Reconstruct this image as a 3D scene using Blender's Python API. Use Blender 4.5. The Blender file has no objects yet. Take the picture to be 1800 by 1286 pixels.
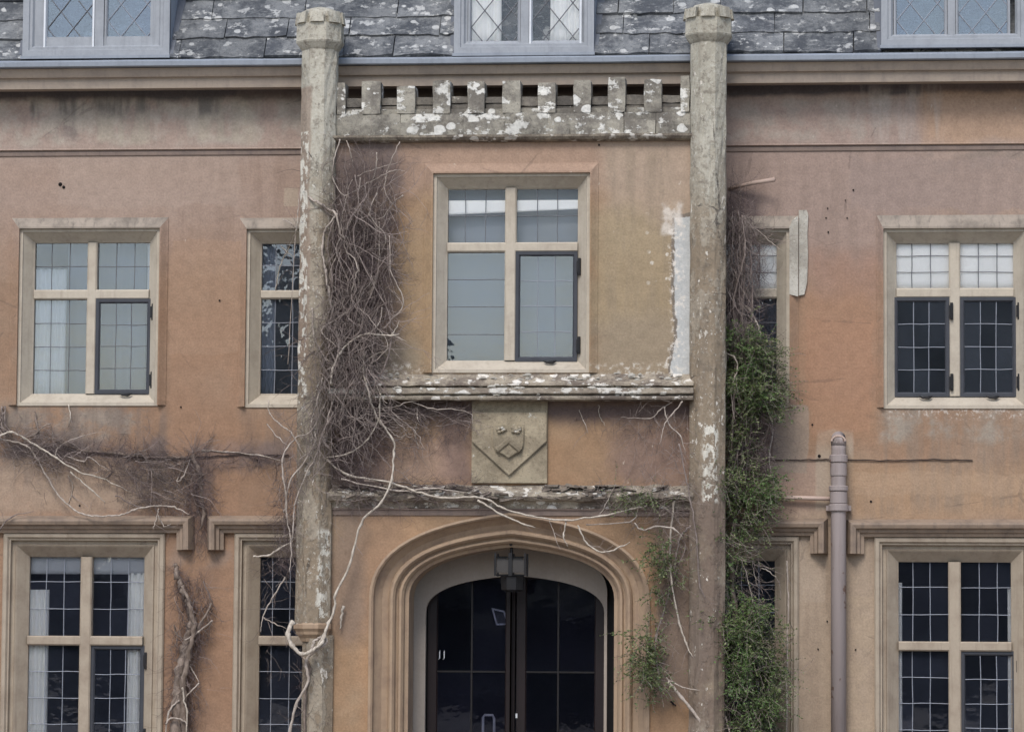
import bpy, bmesh, math, random
from mathutils import Vector, Matrix, noise as mnoise

random.seed(7)
R = math.radians
S = bpy.context.scene
COL = S.collection

# ------------------------------------------------------------------ camera
FPX = 6250.0
cam_d = bpy.data.cameras.new("camera")
cam = bpy.data.objects.new("camera", cam_d)
COL.objects.link(cam)
cam_d.sensor_width = 36.0
cam_d.lens = FPX / 1800.0 * 36.0
cam_d.clip_start = 0.1
cam_d.clip_end = 600.0
CAM = Vector((3.0, -31.0, 1.7))
ROT = ((Vector((0.0, 0.0, 4.325)) - CAM).to_track_quat('-Z', 'Y').to_matrix() @ Matrix.Rotation(0.0072, 3, 'Z'))
cam.matrix_world = Matrix.Translation(CAM) @ ROT.to_4x4()
S.camera = cam

# ------------------------------------------------------------------ light
SUN_EL, SUN_AZ = 48.0, 190.0
world = bpy.data.worlds.new("World")
S.world = world
world.use_nodes = True
wn = world.node_tree
bg = wn.nodes["Background"]
sky = wn.nodes.new("ShaderNodeTexSky")
sky.sky_type = 'NISHITA'
sky.sun_disc = False
sky.sun_elevation = R(SUN_EL)
sky.sun_rotation = R(SUN_AZ)
sky.air_density = 1.0
sky.dust_density = 1.6
sky.ozone_density = 1.0
wn.links.new(sky.outputs[0], bg.inputs[0])
bg.inputs[1].default_value = 0.13
sun_d = bpy.data.lights.new("sun", 'SUN')
sun_d.energy = 1.4
sun_d.angle = R(22)
sun_d.color = (1.0, 0.975, 0.945)
sun = bpy.data.objects.new("sun", sun_d)
COL.objects.link(sun)
az, el = R(SUN_AZ), R(SUN_EL)
sdir = Vector((math.sin(az) * math.cos(el), math.cos(az) * math.cos(el), math.sin(el)))
sun.rotation_euler = sdir.to_track_quat('Z', 'Y').to_euler()
sun.location = (0, -20, 30)
vs = S.view_settings
vs.view_transform = 'Standard'
vs.look = 'None'
vs.exposure = 0.74
vs.gamma = 1.0
vs.use_curve_mapping = False


# ------------------------------------------------------------------ helpers
def W(px, py, y=0.0):
    """photo pixel -> (x, z) on the plane at depth y"""
    d = ROT @ Vector(((px - 900.0) / FPX, -(py - 643.0) / FPX, -1.0))
    t = (y - CAM.y) / d.y
    return (CAM.x + d.x * t, CAM.z + d.z * t)


def WX(px, py, y=0.0): return W(px, py, y)[0]
def WZ(py, y=0.0, px=900): return W(px, py, y)[1]
def WP(px, py, y=0.0):
    x, z = W(px, py, y)
    return Vector((x, y, z))


class MB:
    def __init__(s):
        s.v, s.f = [], []

    def add(s, vs_, fs):
        o = len(s.v)
        s.v += [tuple(p) for p in vs_]
        s.f += [tuple(i + o for i in f) for f in fs]

    def box(s, x0, x1, y0, y1, z0, z1):
        s.add([(x0, y0, z0), (x1, y0, z0), (x1, y1, z0), (x0, y1, z0), (x0, y0, z1), (x1, y0, z1), (x1, y1, z1), (x0, y1, z1)],
              [(0, 1, 5, 4), (1, 2, 6, 5), (2, 3, 7, 6), (3, 0, 4, 7), (4, 5, 6, 7), (3, 2, 1, 0)])

    def quad(s, a, b, c, d):
        s.add([a, b, c, d], [(0, 1, 2, 3)])

    def prism(s, poly, y0, y1):
        n = len(poly)
        s.add([(x, y0, z) for x, z in poly] + [(x, y1, z) for x, z in poly],
              [tuple(range(n)), tuple(range(2 * n - 1, n - 1, -1))] + [(i, i + n, (i + 1) % n + n, (i + 1) % n) for i in range(n)])

    def sweep(s, path, prof, closed=False, caps=True, warp=None):
        n, m = len(path), len(prof)
        vs_ = []
        for i, (x, z) in enumerate(path):
            def nrm(a, b):
                dx, dz = b[0] - a[0], b[1] - a[1]
                l = math.hypot(dx, dz) or 1
                return (-dz / l, dx / l)
            a = nrm(path[i - 1], path[i]) if (i > 0 or closed) else None
            b = nrm(path[i], path[(i + 1) % n]) if (i < n - 1 or closed) else None
            a = a or b
            b = b or a
            k = 1 + a[0] * b[0] + a[1] * b[1]
            mx, mz = (a[0] + b[0]) / k, (a[1] + b[1]) / k
            for o, y in prof:
                w = warp(x, o, y) if warp else (0, 0)
                vs_.append((x + mx * (o + w[0]), y + w[1], z + mz * (o + w[0])))
        fs = []
        for i in range(n if closed else n - 1):
            j = (i + 1) % n
            for k in range(m - 1):
                fs.append((i * m + k, j * m + k, j * m + k + 1, i * m + k + 1))
        if caps and not closed:
            fs.append(tuple(range(m - 1, -1, -1)))
            fs.append(tuple((n - 1) * m + k for k in range(m)))
        s.add(vs_, fs)

    def rings(s, c, rl, n=8, rot=0.0, cap=True, y_s=1.0):
        vs_, fs = [], []
        for r, z in rl:
            for k in range(n):
                a = rot + 2 * math.pi * k / n
                vs_.append((c[0] + r * math.cos(a), c[1] + r * math.sin(a) * y_s, z))
        for i in range(len(rl) - 1):
            for k in range(n):
                fs.append((i * n + k, i * n + (k + 1) % n, (i + 1) * n + (k + 1) % n, (i + 1) * n + k))
        if cap:
            fs.append(tuple(range(n)))
            fs.append(tuple((len(rl) - 1) * n + k for k in range(n)))
        s.add(vs_, fs)

    def tube(s, pts, rads, n=5, cap=True):
        m = len(pts)
        vs_, fs = [], []
        for i in range(m):
            t = pts[min(i + 1, m - 1)] - pts[max(i - 1, 0)]
            if t.length < 1e-9:
                t = Vector((0, 0, 1))
            t.normalize()
            ref = Vector((0, 1, 0)) if abs(t.y) < 0.9 else Vector((1, 0, 0))
            u = t.cross(ref).normalized()
            w = t.cross(u)
            r = rads[i] if hasattr(rads, '__len__') else rads
            for k in range(n):
                a = 2 * math.pi * k / n
                vs_.append(pts[i] + u * (r * math.cos(a)) + w * (r * math.sin(a)))
        for i in range(m - 1):
            for k in range(n):
                fs.append((i * n + k, i * n + (k + 1) % n, (i + 1) * n + (k + 1) % n, (i + 1) * n + k))
        if cap:
            fs.append(tuple(range(n - 1, -1, -1)))
            fs.append(tuple((m - 1) * n + k for k in range(n)))
        s.add(vs_, fs)

    def mesh(s, name, mat, bevel=0.0, smooth=False, recalc=True, rough=0.0):
        me = bpy.data.meshes.new(name)
        me.from_pydata(s.v, [], s.f)
        if recalc or bevel:
            bm = bmesh.new()
            bm.from_mesh(me)
            if bevel:
                bmesh.ops.remove_doubles(bm, verts=bm.verts, dist=1e-5)
            bmesh.ops.recalc_face_normals(bm, faces=bm.faces)
            if bevel:
                bmesh.ops.bevel(bm, geom=bm.edges[:], offset=bevel, segments=2, affect='EDGES', clamp_overlap=True)
            bm.to_mesh(me)
            bm.free()
        if mat:
            me.materials.append(mat)
        if smooth:
            me.polygons.foreach_set("use_smooth", [True] * len(me.polygons))
        return me

    def build(s, name, mat, parent=None, kind=None, **k):
        o = bpy.data.objects.new(name, s.mesh(name, mat, **k))
        COL.objects.link(o)
        if parent is not None:
            o.parent = parent
        if kind:
            o['kind'] = kind
        return o


def tag(o, label, cat=None, group=None):
    o['label'] = label
    if cat: o['category'] = cat
    if group: o['group'] = group
    return o


def thing(name, label, cat, loc=(0, 0, 0), group=None):
    """an Empty at world origin offset loc; children are modelled in world space and shifted back"""
    o = bpy.data.objects.new(name, None)
    o.empty_display_size = 0.2
    COL.objects.link(o)
    return tag(o, label, cat, group)


# ------------------------------------------------------------------ node shorthand
class N:
    """a wrapped float socket with arithmetic"""
    def __init__(s, g, sock): s.g, s.s = g, sock
    def _m(s, op, o, flip=False): return s.g.math(op, o if flip else s, s if flip else o)
    def __add__(s, o): return s._m('ADD', o)
    __radd__ = __add__
    def __sub__(s, o): return s._m('SUBTRACT', o)
    def __rsub__(s, o): return s._m('SUBTRACT', o, True)
    def __mul__(s, o): return s._m('MULTIPLY', o)
    __rmul__ = __mul__


class G:
    def __init__(s, name):
        s.mat = bpy.data.materials.new(name)
        s.mat.use_nodes = True
        s.nt = s.mat.node_tree
        s.bsdf = s.nt.nodes["Principled BSDF"]
        s.bsdf.inputs["Roughness"].default_value = 0.85
        s._geo = s.nt.nodes.new("ShaderNodeNewGeometry")
        s.P = s._geo.outputs["Position"]
        sep = s.nt.nodes.new("ShaderNodeSeparateXYZ")
        s.link(s.P, sep.inputs[0])
        s.x, s.y, s.z = (N(s, sep.outputs[i]) for i in range(3))
        sn = s.nt.nodes.new("ShaderNodeSeparateXYZ")
        s.link(s._geo.outputs["Normal"], sn.inputs[0])
        s.nz = N(s, sn.outputs[2])
        s.island = N(s, s._geo.outputs["Random Per Island"])
        oi = s.nt.nodes.new("ShaderNodeObjectInfo")
        s.orand = N(s, oi.outputs["Random"])

    def link(s, a, b): s.nt.links.new(a, b)

    def put(s, sock, v):
        if isinstance(v, N): s.link(v.s, sock)
        elif isinstance(v, bpy.types.NodeSocket): s.link(v, sock)
        elif isinstance(v, (tuple, list)): sock.default_value = (*v, 1.0) if len(v) == 3 and len(sock.default_value) == 4 else v
        else: sock.default_value = v

    def math(s, op, a, b=None, clamp=False):
        n = s.nt.nodes.new("ShaderNodeMath")
        n.operation = op
        n.use_clamp = clamp
        s.put(n.inputs[0], a)
        if b is not None: s.put(n.inputs[1], b)
        return N(s, n.outputs[0])

    def vec(s, sx=1, sy=1, sz=1, off=(0, 0, 0), src=None):
        n = s.nt.nodes.new("ShaderNodeMapping")
        s.link(src or s.P, n.inputs[0])
        n.inputs["Scale"].default_value = (sx, sy, sz)
        n.inputs["Location"].default_value = off
        return n.outputs[0]

    def noise(s, scale, detail=4, rough=0.55, vec=None, dist=0.0):
        n = s.nt.nodes.new("ShaderNodeTexNoise")
        n.inputs["Scale"].default_value = scale
        n.inputs["Detail"].default_value = detail
        n.inputs["Roughness"].default_value = rough
        n.inputs["Distortion"].default_value = dist
        s.link(vec or s.P, n.inputs["Vector"])
        return N(s, n.outputs["Fac"])

    def voro(s, scale, vec=None, feature='F1'):
        n = s.nt.nodes.new("ShaderNodeTexVoronoi")
        n.feature = feature
        n.inputs["Scale"].default_value = scale
        s.link(vec or s.P, n.inputs["Vector"])
        return N(s, n.outputs["Distance"])

    def step(s, v, a, b, lo=0.0, hi=1.0):
        n = s.nt.nodes.new("ShaderNodeMapRange")
        n.interpolation_type = 'SMOOTHSTEP'
        s.put(n.inputs[0], v)
        n.inputs[1].default_value, n.inputs[2].default_value = a, b
        n.inputs[3].default_value, n.inputs[4].default_value = lo, hi
        return N(s, n.outputs[0])

    def mix(s, f, a, b, mode='MIX'):
        n = s.nt.nodes.new("ShaderNodeMix")
        n.data_type = 'RGBA'
        n.blend_type = mode
        n.clamp_factor = True
        s.put(n.inputs["Factor"], f)
        s.put(n.inputs["A"], a)
        s.put(n.inputs["B"], b)
        return n.outputs["Result"]

    def hsv(s, c, v=1.0, sat=1.0):
        n = s.nt.nodes.new("ShaderNodeHueSaturation")
        s.put(n.inputs["Value"], v)
        s.put(n.inputs["Saturation"], sat)
        s.put(n.inputs["Color"], c)
        return n.outputs[0]

    def bump(s, h, strength=0.3, dist=0.01):
        n = s.nt.nodes.new("ShaderNodeBump")
        n.inputs["Strength"].default_value = strength
        n.inputs["Distance"].default_value = dist
        s.put(n.inputs["Height"], h)
        s.link(n.outputs[0], s.bsdf.inputs["Normal"])

    def done(s, color, rough=None, metal=None, spec=None):
        s.put(s.bsdf.inputs["Base Color"], color)
        if rough is not None: s.put(s.bsdf.inputs["Roughness"], rough)
        if metal is not None: s.bsdf.inputs["Metallic"].default_value = metal
        if spec is not None: s.bsdf.inputs["Specular IOR Level"].default_value = spec
        return s.mat

    def region(s, x0, z0, x1, z1, soft=0.15, warp=0.1, wscale=2.5):
        """soft-edged rectangle in wall coordinates, its outline broken by noise"""
        if not hasattr(s, '_wx'): s._wx = {}
        if wscale not in s._wx:
            s._wx[wscale] = (s.noise(wscale, 5, 0.6), s.noise(wscale, 5, 0.6, s.vec(1, 1, 1, (7.3, 2.1, 4.4))))
        a, b = s._wx[wscale]
        x = s.x + (a - 0.5) * (4 * warp)
        z = s.z + (b - 0.5) * (4 * warp)
        m = s.step(x, x0 - soft / 2, x0 + soft / 2) * s.step(x, x1 - soft / 2, x1 + soft / 2, 1.0, 0.0)
        return m * s.step(z, z0 - soft / 2, z0 + soft / 2) * s.step(z, z1 - soft / 2, z1 + soft / 2, 1.0, 0.0)


def rg(px0, py0, px1, py1, y=0.0):
    """photo rectangle -> wall rectangle x0,z0,x1,z1"""
    x0, z1 = W(px0, py0, y)
    x1, z0 = W(px1, py1, y)
    return x0, z0, x1, z1


YP = -0.60      # porch front plane
TERRA = (0.272, 0.170, 0.108)
OCHRE = (0.37, 0.245, 0.125)
PINKG = (0.325, 0.247, 0.203)
GREYP = (0.36, 0.315, 0.275)
DIRT = (0.115, 0.088, 0.08)


def stucco(name, base, patches, plane):
    g = G(name)
    big = g.noise(0.9, 5, 0.6)
    mid = g.noise(4.0, 6, 0.65)
    fine = g.noise(55, 4, 0.7)
    streak = g.noise(1.0, 5, 0.6, g.vec(7, 7, 0.8))
    c = g.mix(g.step(big, 0.38, 0.66), base, tuple(b * k for b, k in zip(base, (1.06, 1.20, 1.32))))
    c = g.mix(g.step(g.noise(0.55, 4, 0.55, g.vec(1, 1, 1.2, (9, 4, 2))), 0.42, 0.62) * 0.55, c, tuple(b * k for b, k in zip(base, (0.84, 0.80, 0.78))))
    c = g.mix(g.step(mid, 0.5, 0.75) * 0.35, c, tuple(b * 0.78 for b in base))
    for (r, soft, warp, col, amt, brk) in patches:
        m = g.region(*rg(*r, plane), soft=soft, warp=warp)
        if brk == 'streak':
            m = m * g.step(streak, 0.42, 0.62)
        elif brk == 'soft':
            m = m * g.step(mid + (fine - 0.5) * 0.2, 0.33, 0.56)
        elif brk == 'mid':
            m = m * g.step(mid, 0.42, 0.60)
        elif brk == 'speck':
            m = m * g.step(g.noise(22, 5, 0.7), 0.50, 0.64)
        elif brk == 'spots':
            m = m * g.step(g.voro(11, g.vec(1, 1, 1)), 0.16, 0.22, 1.0, 0.0) * g.step(mid, 0.46, 0.56)
        c = g.mix(m * amt, c, col)
    # hairline cracks and small scuffs
    crack = g.step(g.voro(0.7, g.vec(1, 1, 1.6), 'DISTANCE_TO_EDGE') + (g.noise(3.5, 5) - 0.5) * 0.09, 0.0, 0.0035, 1.0, 0.0)
    c = g.mix(crack * g.step(big, 0.44, 0.56) * 0.28, c, (0.09, 0.065, 0.055))
    scuff = g.step(g.noise(17, 2, 0.5, g.vec(1, 1, 0.6, (3, 1, 8))), 0.74, 0.78)
    c = g.mix(scuff * 0.5, c, (0.52, 0.45, 0.37))
    c = g.hsv(c, g.step(fine, 0.25, 0.75, 0.86, 1.12))
    c = g.hsv(c, g.step(g.noise(11, 5, 0.65), 0.3, 0.7, 0.92, 1.07))
    g.bump(mid * 0.9 + fine * 0.3 + g.noise(14, 4) * 0.7 + big * 3.0, 0.45, 0.014)
    return g.done(c, 0.92, spec=0.25)


M = {}
DUST = (0.165, 0.125, 0.112)
WALL_WEAR_SHADE = [
    ((-400, -50, 2200, 275), 0.35, 0.06, PINKG, 1.0, None),
    ((-400, 260, 2200, 420), 0.9, 0.12, PINKG, 0.75, None),
    ((1250, 200, 1640, 480), 0.6, 0.2, (0.295, 0.218, 0.182), 0.75, None),
    ((560, 160, 840, 252), 0.2, 0.06, GREYP, 0.2, None),
    ((-50, 170, 560, 254), 0.16, 0.05, GREYP, 0.65, 'mid'),
    ((60, 120, 430, 245), 0.14, 0.07, (0.15, 0.132, 0.122), 0.6, 'streak'),
    ((-50, 172, 540, 252), 0.08, 0.05, (0.36, 0.31, 0.25), 0.75, 'mid'),
    ((150, 165, 480, 250), 0.06, 0.07, (0.37, 0.32, 0.25), 0.7, 'streak'),
    ((1270, 175, 1580, 250), 0.10, 0.06, (0.33, 0.28, 0.235), 0.8, 'mid'),
    ((1620, 150, 1900, 250), 0.15, 0.06, (0.36, 0.235, 0.15), 0.7, None),
    ((-100, 120, 420, 174), 0.08, 0.035, (0.092, 0.083, 0.083), 0.9, None),  # under the cornice: its shade and real soot painted as one dark band
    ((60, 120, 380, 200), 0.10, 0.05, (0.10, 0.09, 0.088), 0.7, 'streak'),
    ((420, 120, 1250, 170), 0.08, 0.04, (0.12, 0.098, 0.09), 0.8, None),  # shade and soot band continued behind the porch
    ((1250, 120, 1620, 166), 0.05, 0.025, (0.088, 0.079, 0.082), 0.92, None),  # crisper run of the painted cornice shade and soot
    ((1620, 120, 2000, 160), 0.06, 0.03, (0.11, 0.09, 0.085), 0.8, None),  # right end of the painted shade and soot band
    ((1500, 150, 1660, 250), 0.15, 0.06, GREYP, 0.6, 'streak'),
    ((0, 712, 240, 790), 0.12, 0.08, (0.25, 0.21, 0.17), 0.8, 'mid'),
    ((20, 715, 260, 765), 0.1, 0.06, (0.14, 0.115, 0.10), 0.55, 'speck'),
    ((-50, 770, 520, 828), 0.14, 0.09, DUST, 0.85, 'soft'),
    ((-50, 760, 130, 835), 0.2, 0.08, (0.10, 0.08, 0.08), 0.7, 'soft'),
    ((200, 790, 370, 930), 0.2, 0.1, DUST, 0.75, 'soft'),
    ((-60, 820, 330, 905), 0.15, 0.1, (0.27, 0.205, 0.155), 0.7, 'soft'),
    ((330, 780, 375, 960), 0.08, 0.05, DUST, 0.8, None),
    ((-60, 800, 220, 905), 0.25, 0.1, (0.30, 0.215, 0.155), 0.8, None),
    ((290, 990, 375, 1330), 0.15, 0.08, (0.15, 0.105, 0.085), 0.7, 'mid'),
    ((1540, 715, 1830, 770), 0.12, 0.10, (0.30, 0.26, 0.21), 0.85, 'mid'),
    ((1560, 712, 1800, 735), 0.04, 0.03, (0.55, 0.50, 0.44), 0.7, 'speck'),
    ((1360, 800, 1490, 920), 0.12, 0.06, (0.32, 0.225, 0.17), 0.9, None),
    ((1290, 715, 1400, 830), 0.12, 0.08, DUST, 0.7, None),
    ((1435, 755, 1500, 900), 0.03, 0.02, (0.36, 0.29, 0.22), 0.8, None),
    ((1320, 905, 1560, 1500), 0.2, 0.05, (0.33, 0.255, 0.185), 0.95, None),
    ((1480, 815, 1900, 915), 0.2, 0.1, (0.33, 0.215, 0.13), 0.8, None),
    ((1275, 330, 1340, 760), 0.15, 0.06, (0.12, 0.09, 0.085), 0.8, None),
    ((-60, 900, 560, 1600), 0.4, 0.1, (0.28, 0.168, 0.105), 0.6, None),
    ((300, 560, 420, 900), 0.03, 0.02, (0.31, 0.185, 0.115), 0.35, None),
    ((1420, 440, 1545, 700), 0.25, 0.1, (0.29, 0.178, 0.13), 0.6, None),
    ((1405, 520, 1545, 780), 0.2, 0.1, (0.31, 0.175, 0.10), 0.5, None),
    ((20, 712, 290, 860), 0.1, 0.06, (0.15, 0.115, 0.095), 0.55, 'streak'),
    ((425, 716, 530, 830), 0.1, 0.06, (0.18, 0.13, 0.10), 0.55, 'streak'),
    ((1545, 718, 1830, 900), 0.15, 0.08, (0.20, 0.16, 0.125), 0.5, 'streak'),
    ((280, 268, 560, 480), 0.2, 0.1, (0.21, 0.145, 0.11), 0.35, 'streak'),
    ((1280, 262, 1800, 470), 0.2, 0.1, (0.21, 0.155, 0.125), 0.35, 'streak'),
    ((1630, 262, 1800, 300), 0.06, 0.06, (0.22, 0.175, 0.145), 0.7, 'mid'),
    ((1360, 715, 1420, 830), 0.015, 0.03, (0.30, 0.235, 0.18), 0.8, None),
    ((1380, 860, 1560, 1500), 0.1, 0.05, (0.22, 0.16, 0.115), 0.35, 'streak'),
    ((300, 940, 410, 1000), 0.1, 0.05, (0.24, 0.18, 0.14), 0.6, 'mid'),
    ((500, 330, 524, 362), 0.01, 0.006, (0.36, 0.29, 0.22), 0.8, None),
    ((300, 420, 420, 620), 0.02, 0.05, (0.32, 0.21, 0.14), 0.45, None),
    ((330, 1040, 410, 1150), 0.015, 0.02, (0.33, 0.20, 0.125), 0.4, None),
    ((1420, 560, 1530, 760), 0.02, 0.08, (0.325, 0.185, 0.115), 0.5, None),
    ((100, 275, 420, 360), 0.04, 0.08, (0.33, 0.25, 0.20), 0.6, None),
    ((1500, 275, 1830, 370), 0.04, 0.09, (0.27, 0.205, 0.175), 0.6, None),
    ((1500, 830, 1900, 870), 0.03, 0.06, (0.36, 0.25, 0.165), 0.5, None),
    ((1380, 920, 1450, 1060), 0.02, 0.04, (0.36, 0.285, 0.215), 0.6, 'soft'),
    ((1490, 1050, 1540, 1300), 0.02, 0.05, (0.36, 0.275, 0.19), 0.5, 'soft'),
    ((0, 800, 330, 900), 0.04, 0.07, (0.33, 0.245, 0.175), 0.4, 'soft'),
    ((520, 690, 900, 720), 0.05, 0.03, (0.15, 0.12, 0.10), 0.5, 'mid'),
]
M['wall'] = stucco('terracotta_render', TERRA, [w for w in WALL_WEAR_SHADE if w[0][0] < 900], 0.0)
M['wallright'] = stucco('terracotta_render_right', TERRA, [w for w in WALL_WEAR_SHADE if w[0][2] > 900], 0.0)
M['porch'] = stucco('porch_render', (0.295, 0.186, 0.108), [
    ((560, 240, 1240, 330), 0.3, 0.1, (0.32, 0.218, 0.158), 0.9, None),
    ((1060, 240, 1240, 440), 0.3, 0.1, (0.35, 0.27, 0.20), 0.8, None),
    ((1035, 380, 1215, 670), 0.35, 0.16, (0.30, 0.232, 0.145), 0.9, None),
    ((690, 420, 775, 670), 0.25, 0.16, (0.315, 0.22, 0.13), 0.8, None),
    ((1035, 560, 1215, 668), 0.2, 0.12, (0.25, 0.198, 0.14), 0.7, None),
    ((1050, 260, 1215, 560), 0.2, 0.1, (0.22, 0.175, 0.125), 0.4, 'streak'),
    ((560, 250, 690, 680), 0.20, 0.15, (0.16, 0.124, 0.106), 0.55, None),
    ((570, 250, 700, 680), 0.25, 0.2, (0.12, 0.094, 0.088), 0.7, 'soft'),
    ((600, 600, 740, 680), 0.25, 0.1, (0.22, 0.185, 0.135), 0.7, None),
    ((1181, 374, 1260, 668), 0.014, 0.045, (0.16, 0.135, 0.11), 0.9, None),  # dark rim painted as shade at the plaster edge to suggest depth
    ((1186, 380, 1260, 668), 0.012, 0.045, (0.42, 0.42, 0.40), 1.0, None),
    ((1176, 380, 1200, 668), 0.03, 0.06, (0.60, 0.55, 0.48), 0.9, 'speck'),
    ((1140, 350, 1215, 660), 0.1, 0.05, (0.62, 0.57, 0.49), 0.9, 'spots'),
    ((1165, 355, 1200, 410), 0.05, 0.05, (0.60, 0.54, 0.47), 0.8, 'mid'),
    ((580, 700, 1230, 740), 0.18, 0.06, (0.095, 0.07, 0.07), 0.85, None),  # shade below the projecting string course, painted into the wall colour
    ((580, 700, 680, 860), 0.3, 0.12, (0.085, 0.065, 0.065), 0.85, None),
    ((780, 700, 835, 850), 0.2, 0.08, (0.16, 0.11, 0.095), 0.8, None),
    ((620, 770, 800, 845), 0.2, 0.05, (0.29, 0.195, 0.15), 0.6, None),
    ((1080, 740, 1230, 850), 0.3, 0.1, (0.19, 0.13, 0.11), 0.7, None),
    ((580, 880, 700, 1120), 0.3, 0.12, (0.20, 0.145, 0.11), 0.75, None),
    ((600, 880, 1220, 910), 0.14, 0.06, (0.21, 0.145, 0.105), 0.8, None),
    ((1150, 900, 1240, 1240), 0.16, 0.10, (0.17, 0.125, 0.095), 0.92, None),
    ((640, 900, 740, 1300), 0.2, 0.1, (0.38, 0.225, 0.125), 0.5, None),
    ((1080, 1000, 1150, 1300), 0.2, 0.1, (0.37, 0.23, 0.13), 0.6, None),
    ((650, 640, 1215, 668), 0.05, 0.04, (0.55, 0.51, 0.44), 0.7, 'speck'),
], YP)


def stone(name, base, dark, lichen_amt, lichen_col=(0.62, 0.58, 0.50), scale=1.0, flat=False, tint=None, streak=False):
    g = G(name)
    a = g.noise(3.0 * scale, 6, 0.65)
    b = g.noise(19 * scale, 6, 0.7)
    c = g.mix(g.step(a + (b - 0.5) * 0.5, 0.35, 0.66), dark, base)
    if tint:
        c = g.mix(g.step(g.noise(1.6, 4), 0.45, 0.65), c, tint)
    sp = g.step(g.noise(60 * scale, 3, 0.7), 0.56, 0.68)
    c = g.mix(sp * 0.6, c, tuple(k * 0.45 for k in dark))
    vn = g.nt.nodes.new("ShaderNodeTexVoronoi")
    vn.inputs["Scale"].default_value = 8.5 * scale
    g.link(g.vec(1, 1, 1.25, (4, 9, 2)), vn.inputs["Vector"])
    sc_ = g.nt.nodes.new("ShaderNodeSeparateColor")
    g.link(vn.outputs["Color"], sc_.inputs[0])
    rad = g.step(N(g, sc_.outputs[0]), 1.0 - 0.55 * lichen_amt, 1.15, 0.0, 0.62)
    dd = N(g, vn.outputs["Distance"]) + (b - 0.5) * 0.42 + (a - 0.5) * 0.3
    l = g.step(rad - dd, 0.0, 0.05)
    l2 = g.step(g.noise(6.5 * scale, 4, 0.6, g.vec(1, 1, 1.6, (4, 9, 2))) + (b - 0.5) * 0.34, 0.69 - 0.14 * lichen_amt, 0.75 - 0.14 * lichen_amt)
    l = g.math('MAXIMUM', l, l2 * 0.8)
    if streak:
        w = g.step(g.noise(1.0, 6, 0.7, g.vec(9, 9, 34)), 0.55, 0.70)
        c = g.mix(w * 0.6, c, tuple(k * 0.75 for k in lichen_col))
    c = g.mix(l * 0.95, c, g.mix(g.step(b, 0.35, 0.6), tuple(k * 0.72 for k in lichen_col), lichen_col))
    c = g.hsv(c, g.orand * 0.3 + 0.85)
    g.bump(a * 0.5 + b + l * 0.5, 0.55, 0.02)
    return g.done(c, 0.95, spec=0.2)


M['stone'] = stone('weathered_parapet_stone', (0.33, 0.305, 0.25), (0.15, 0.135, 0.115), 1.0, (0.72, 0.70, 0.64))
M['stonedark'] = stone('dark_crenel_stone', (0.19, 0.17, 0.14), (0.10, 0.09, 0.078), 0.08)
M['slate'] = stone('lichened_stone_slate', (0.185, 0.19, 0.192), (0.065, 0.07, 0.078), 0.75, (0.44, 0.44, 0.425), 1.2, streak=True)
M['ledge'] = stone('lichened_ledge_stone', (0.32, 0.275, 0.21), (0.13, 0.105, 0.085), 0.85, (0.66, 0.62, 0.55), 1.2)
M['ledgepale'] = stone('pale_lichened_band', (0.36, 0.31, 0.24), (0.20, 0.165, 0.13), 1.15, (0.70, 0.67, 0.60), 0.9)
M['rubble'] = stone('broken_ledge_debris', (0.27, 0.225, 0.18), (0.115, 0.092, 0.076), 0.6, (0.55, 0.51, 0.45), 1.4)
M['plaquelichen'] = stone('lichened_carving', (0.33, 0.28, 0.20), (0.22, 0.18, 0.125), 0.7, (0.56, 0.53, 0.46), 2.0)
M['plaque'] = stone('carved_limestone', (0.315, 0.265, 0.185), (0.20, 0.165, 0.115), 0.05, (0.6, 0.57, 0.5), 1.0)


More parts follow.
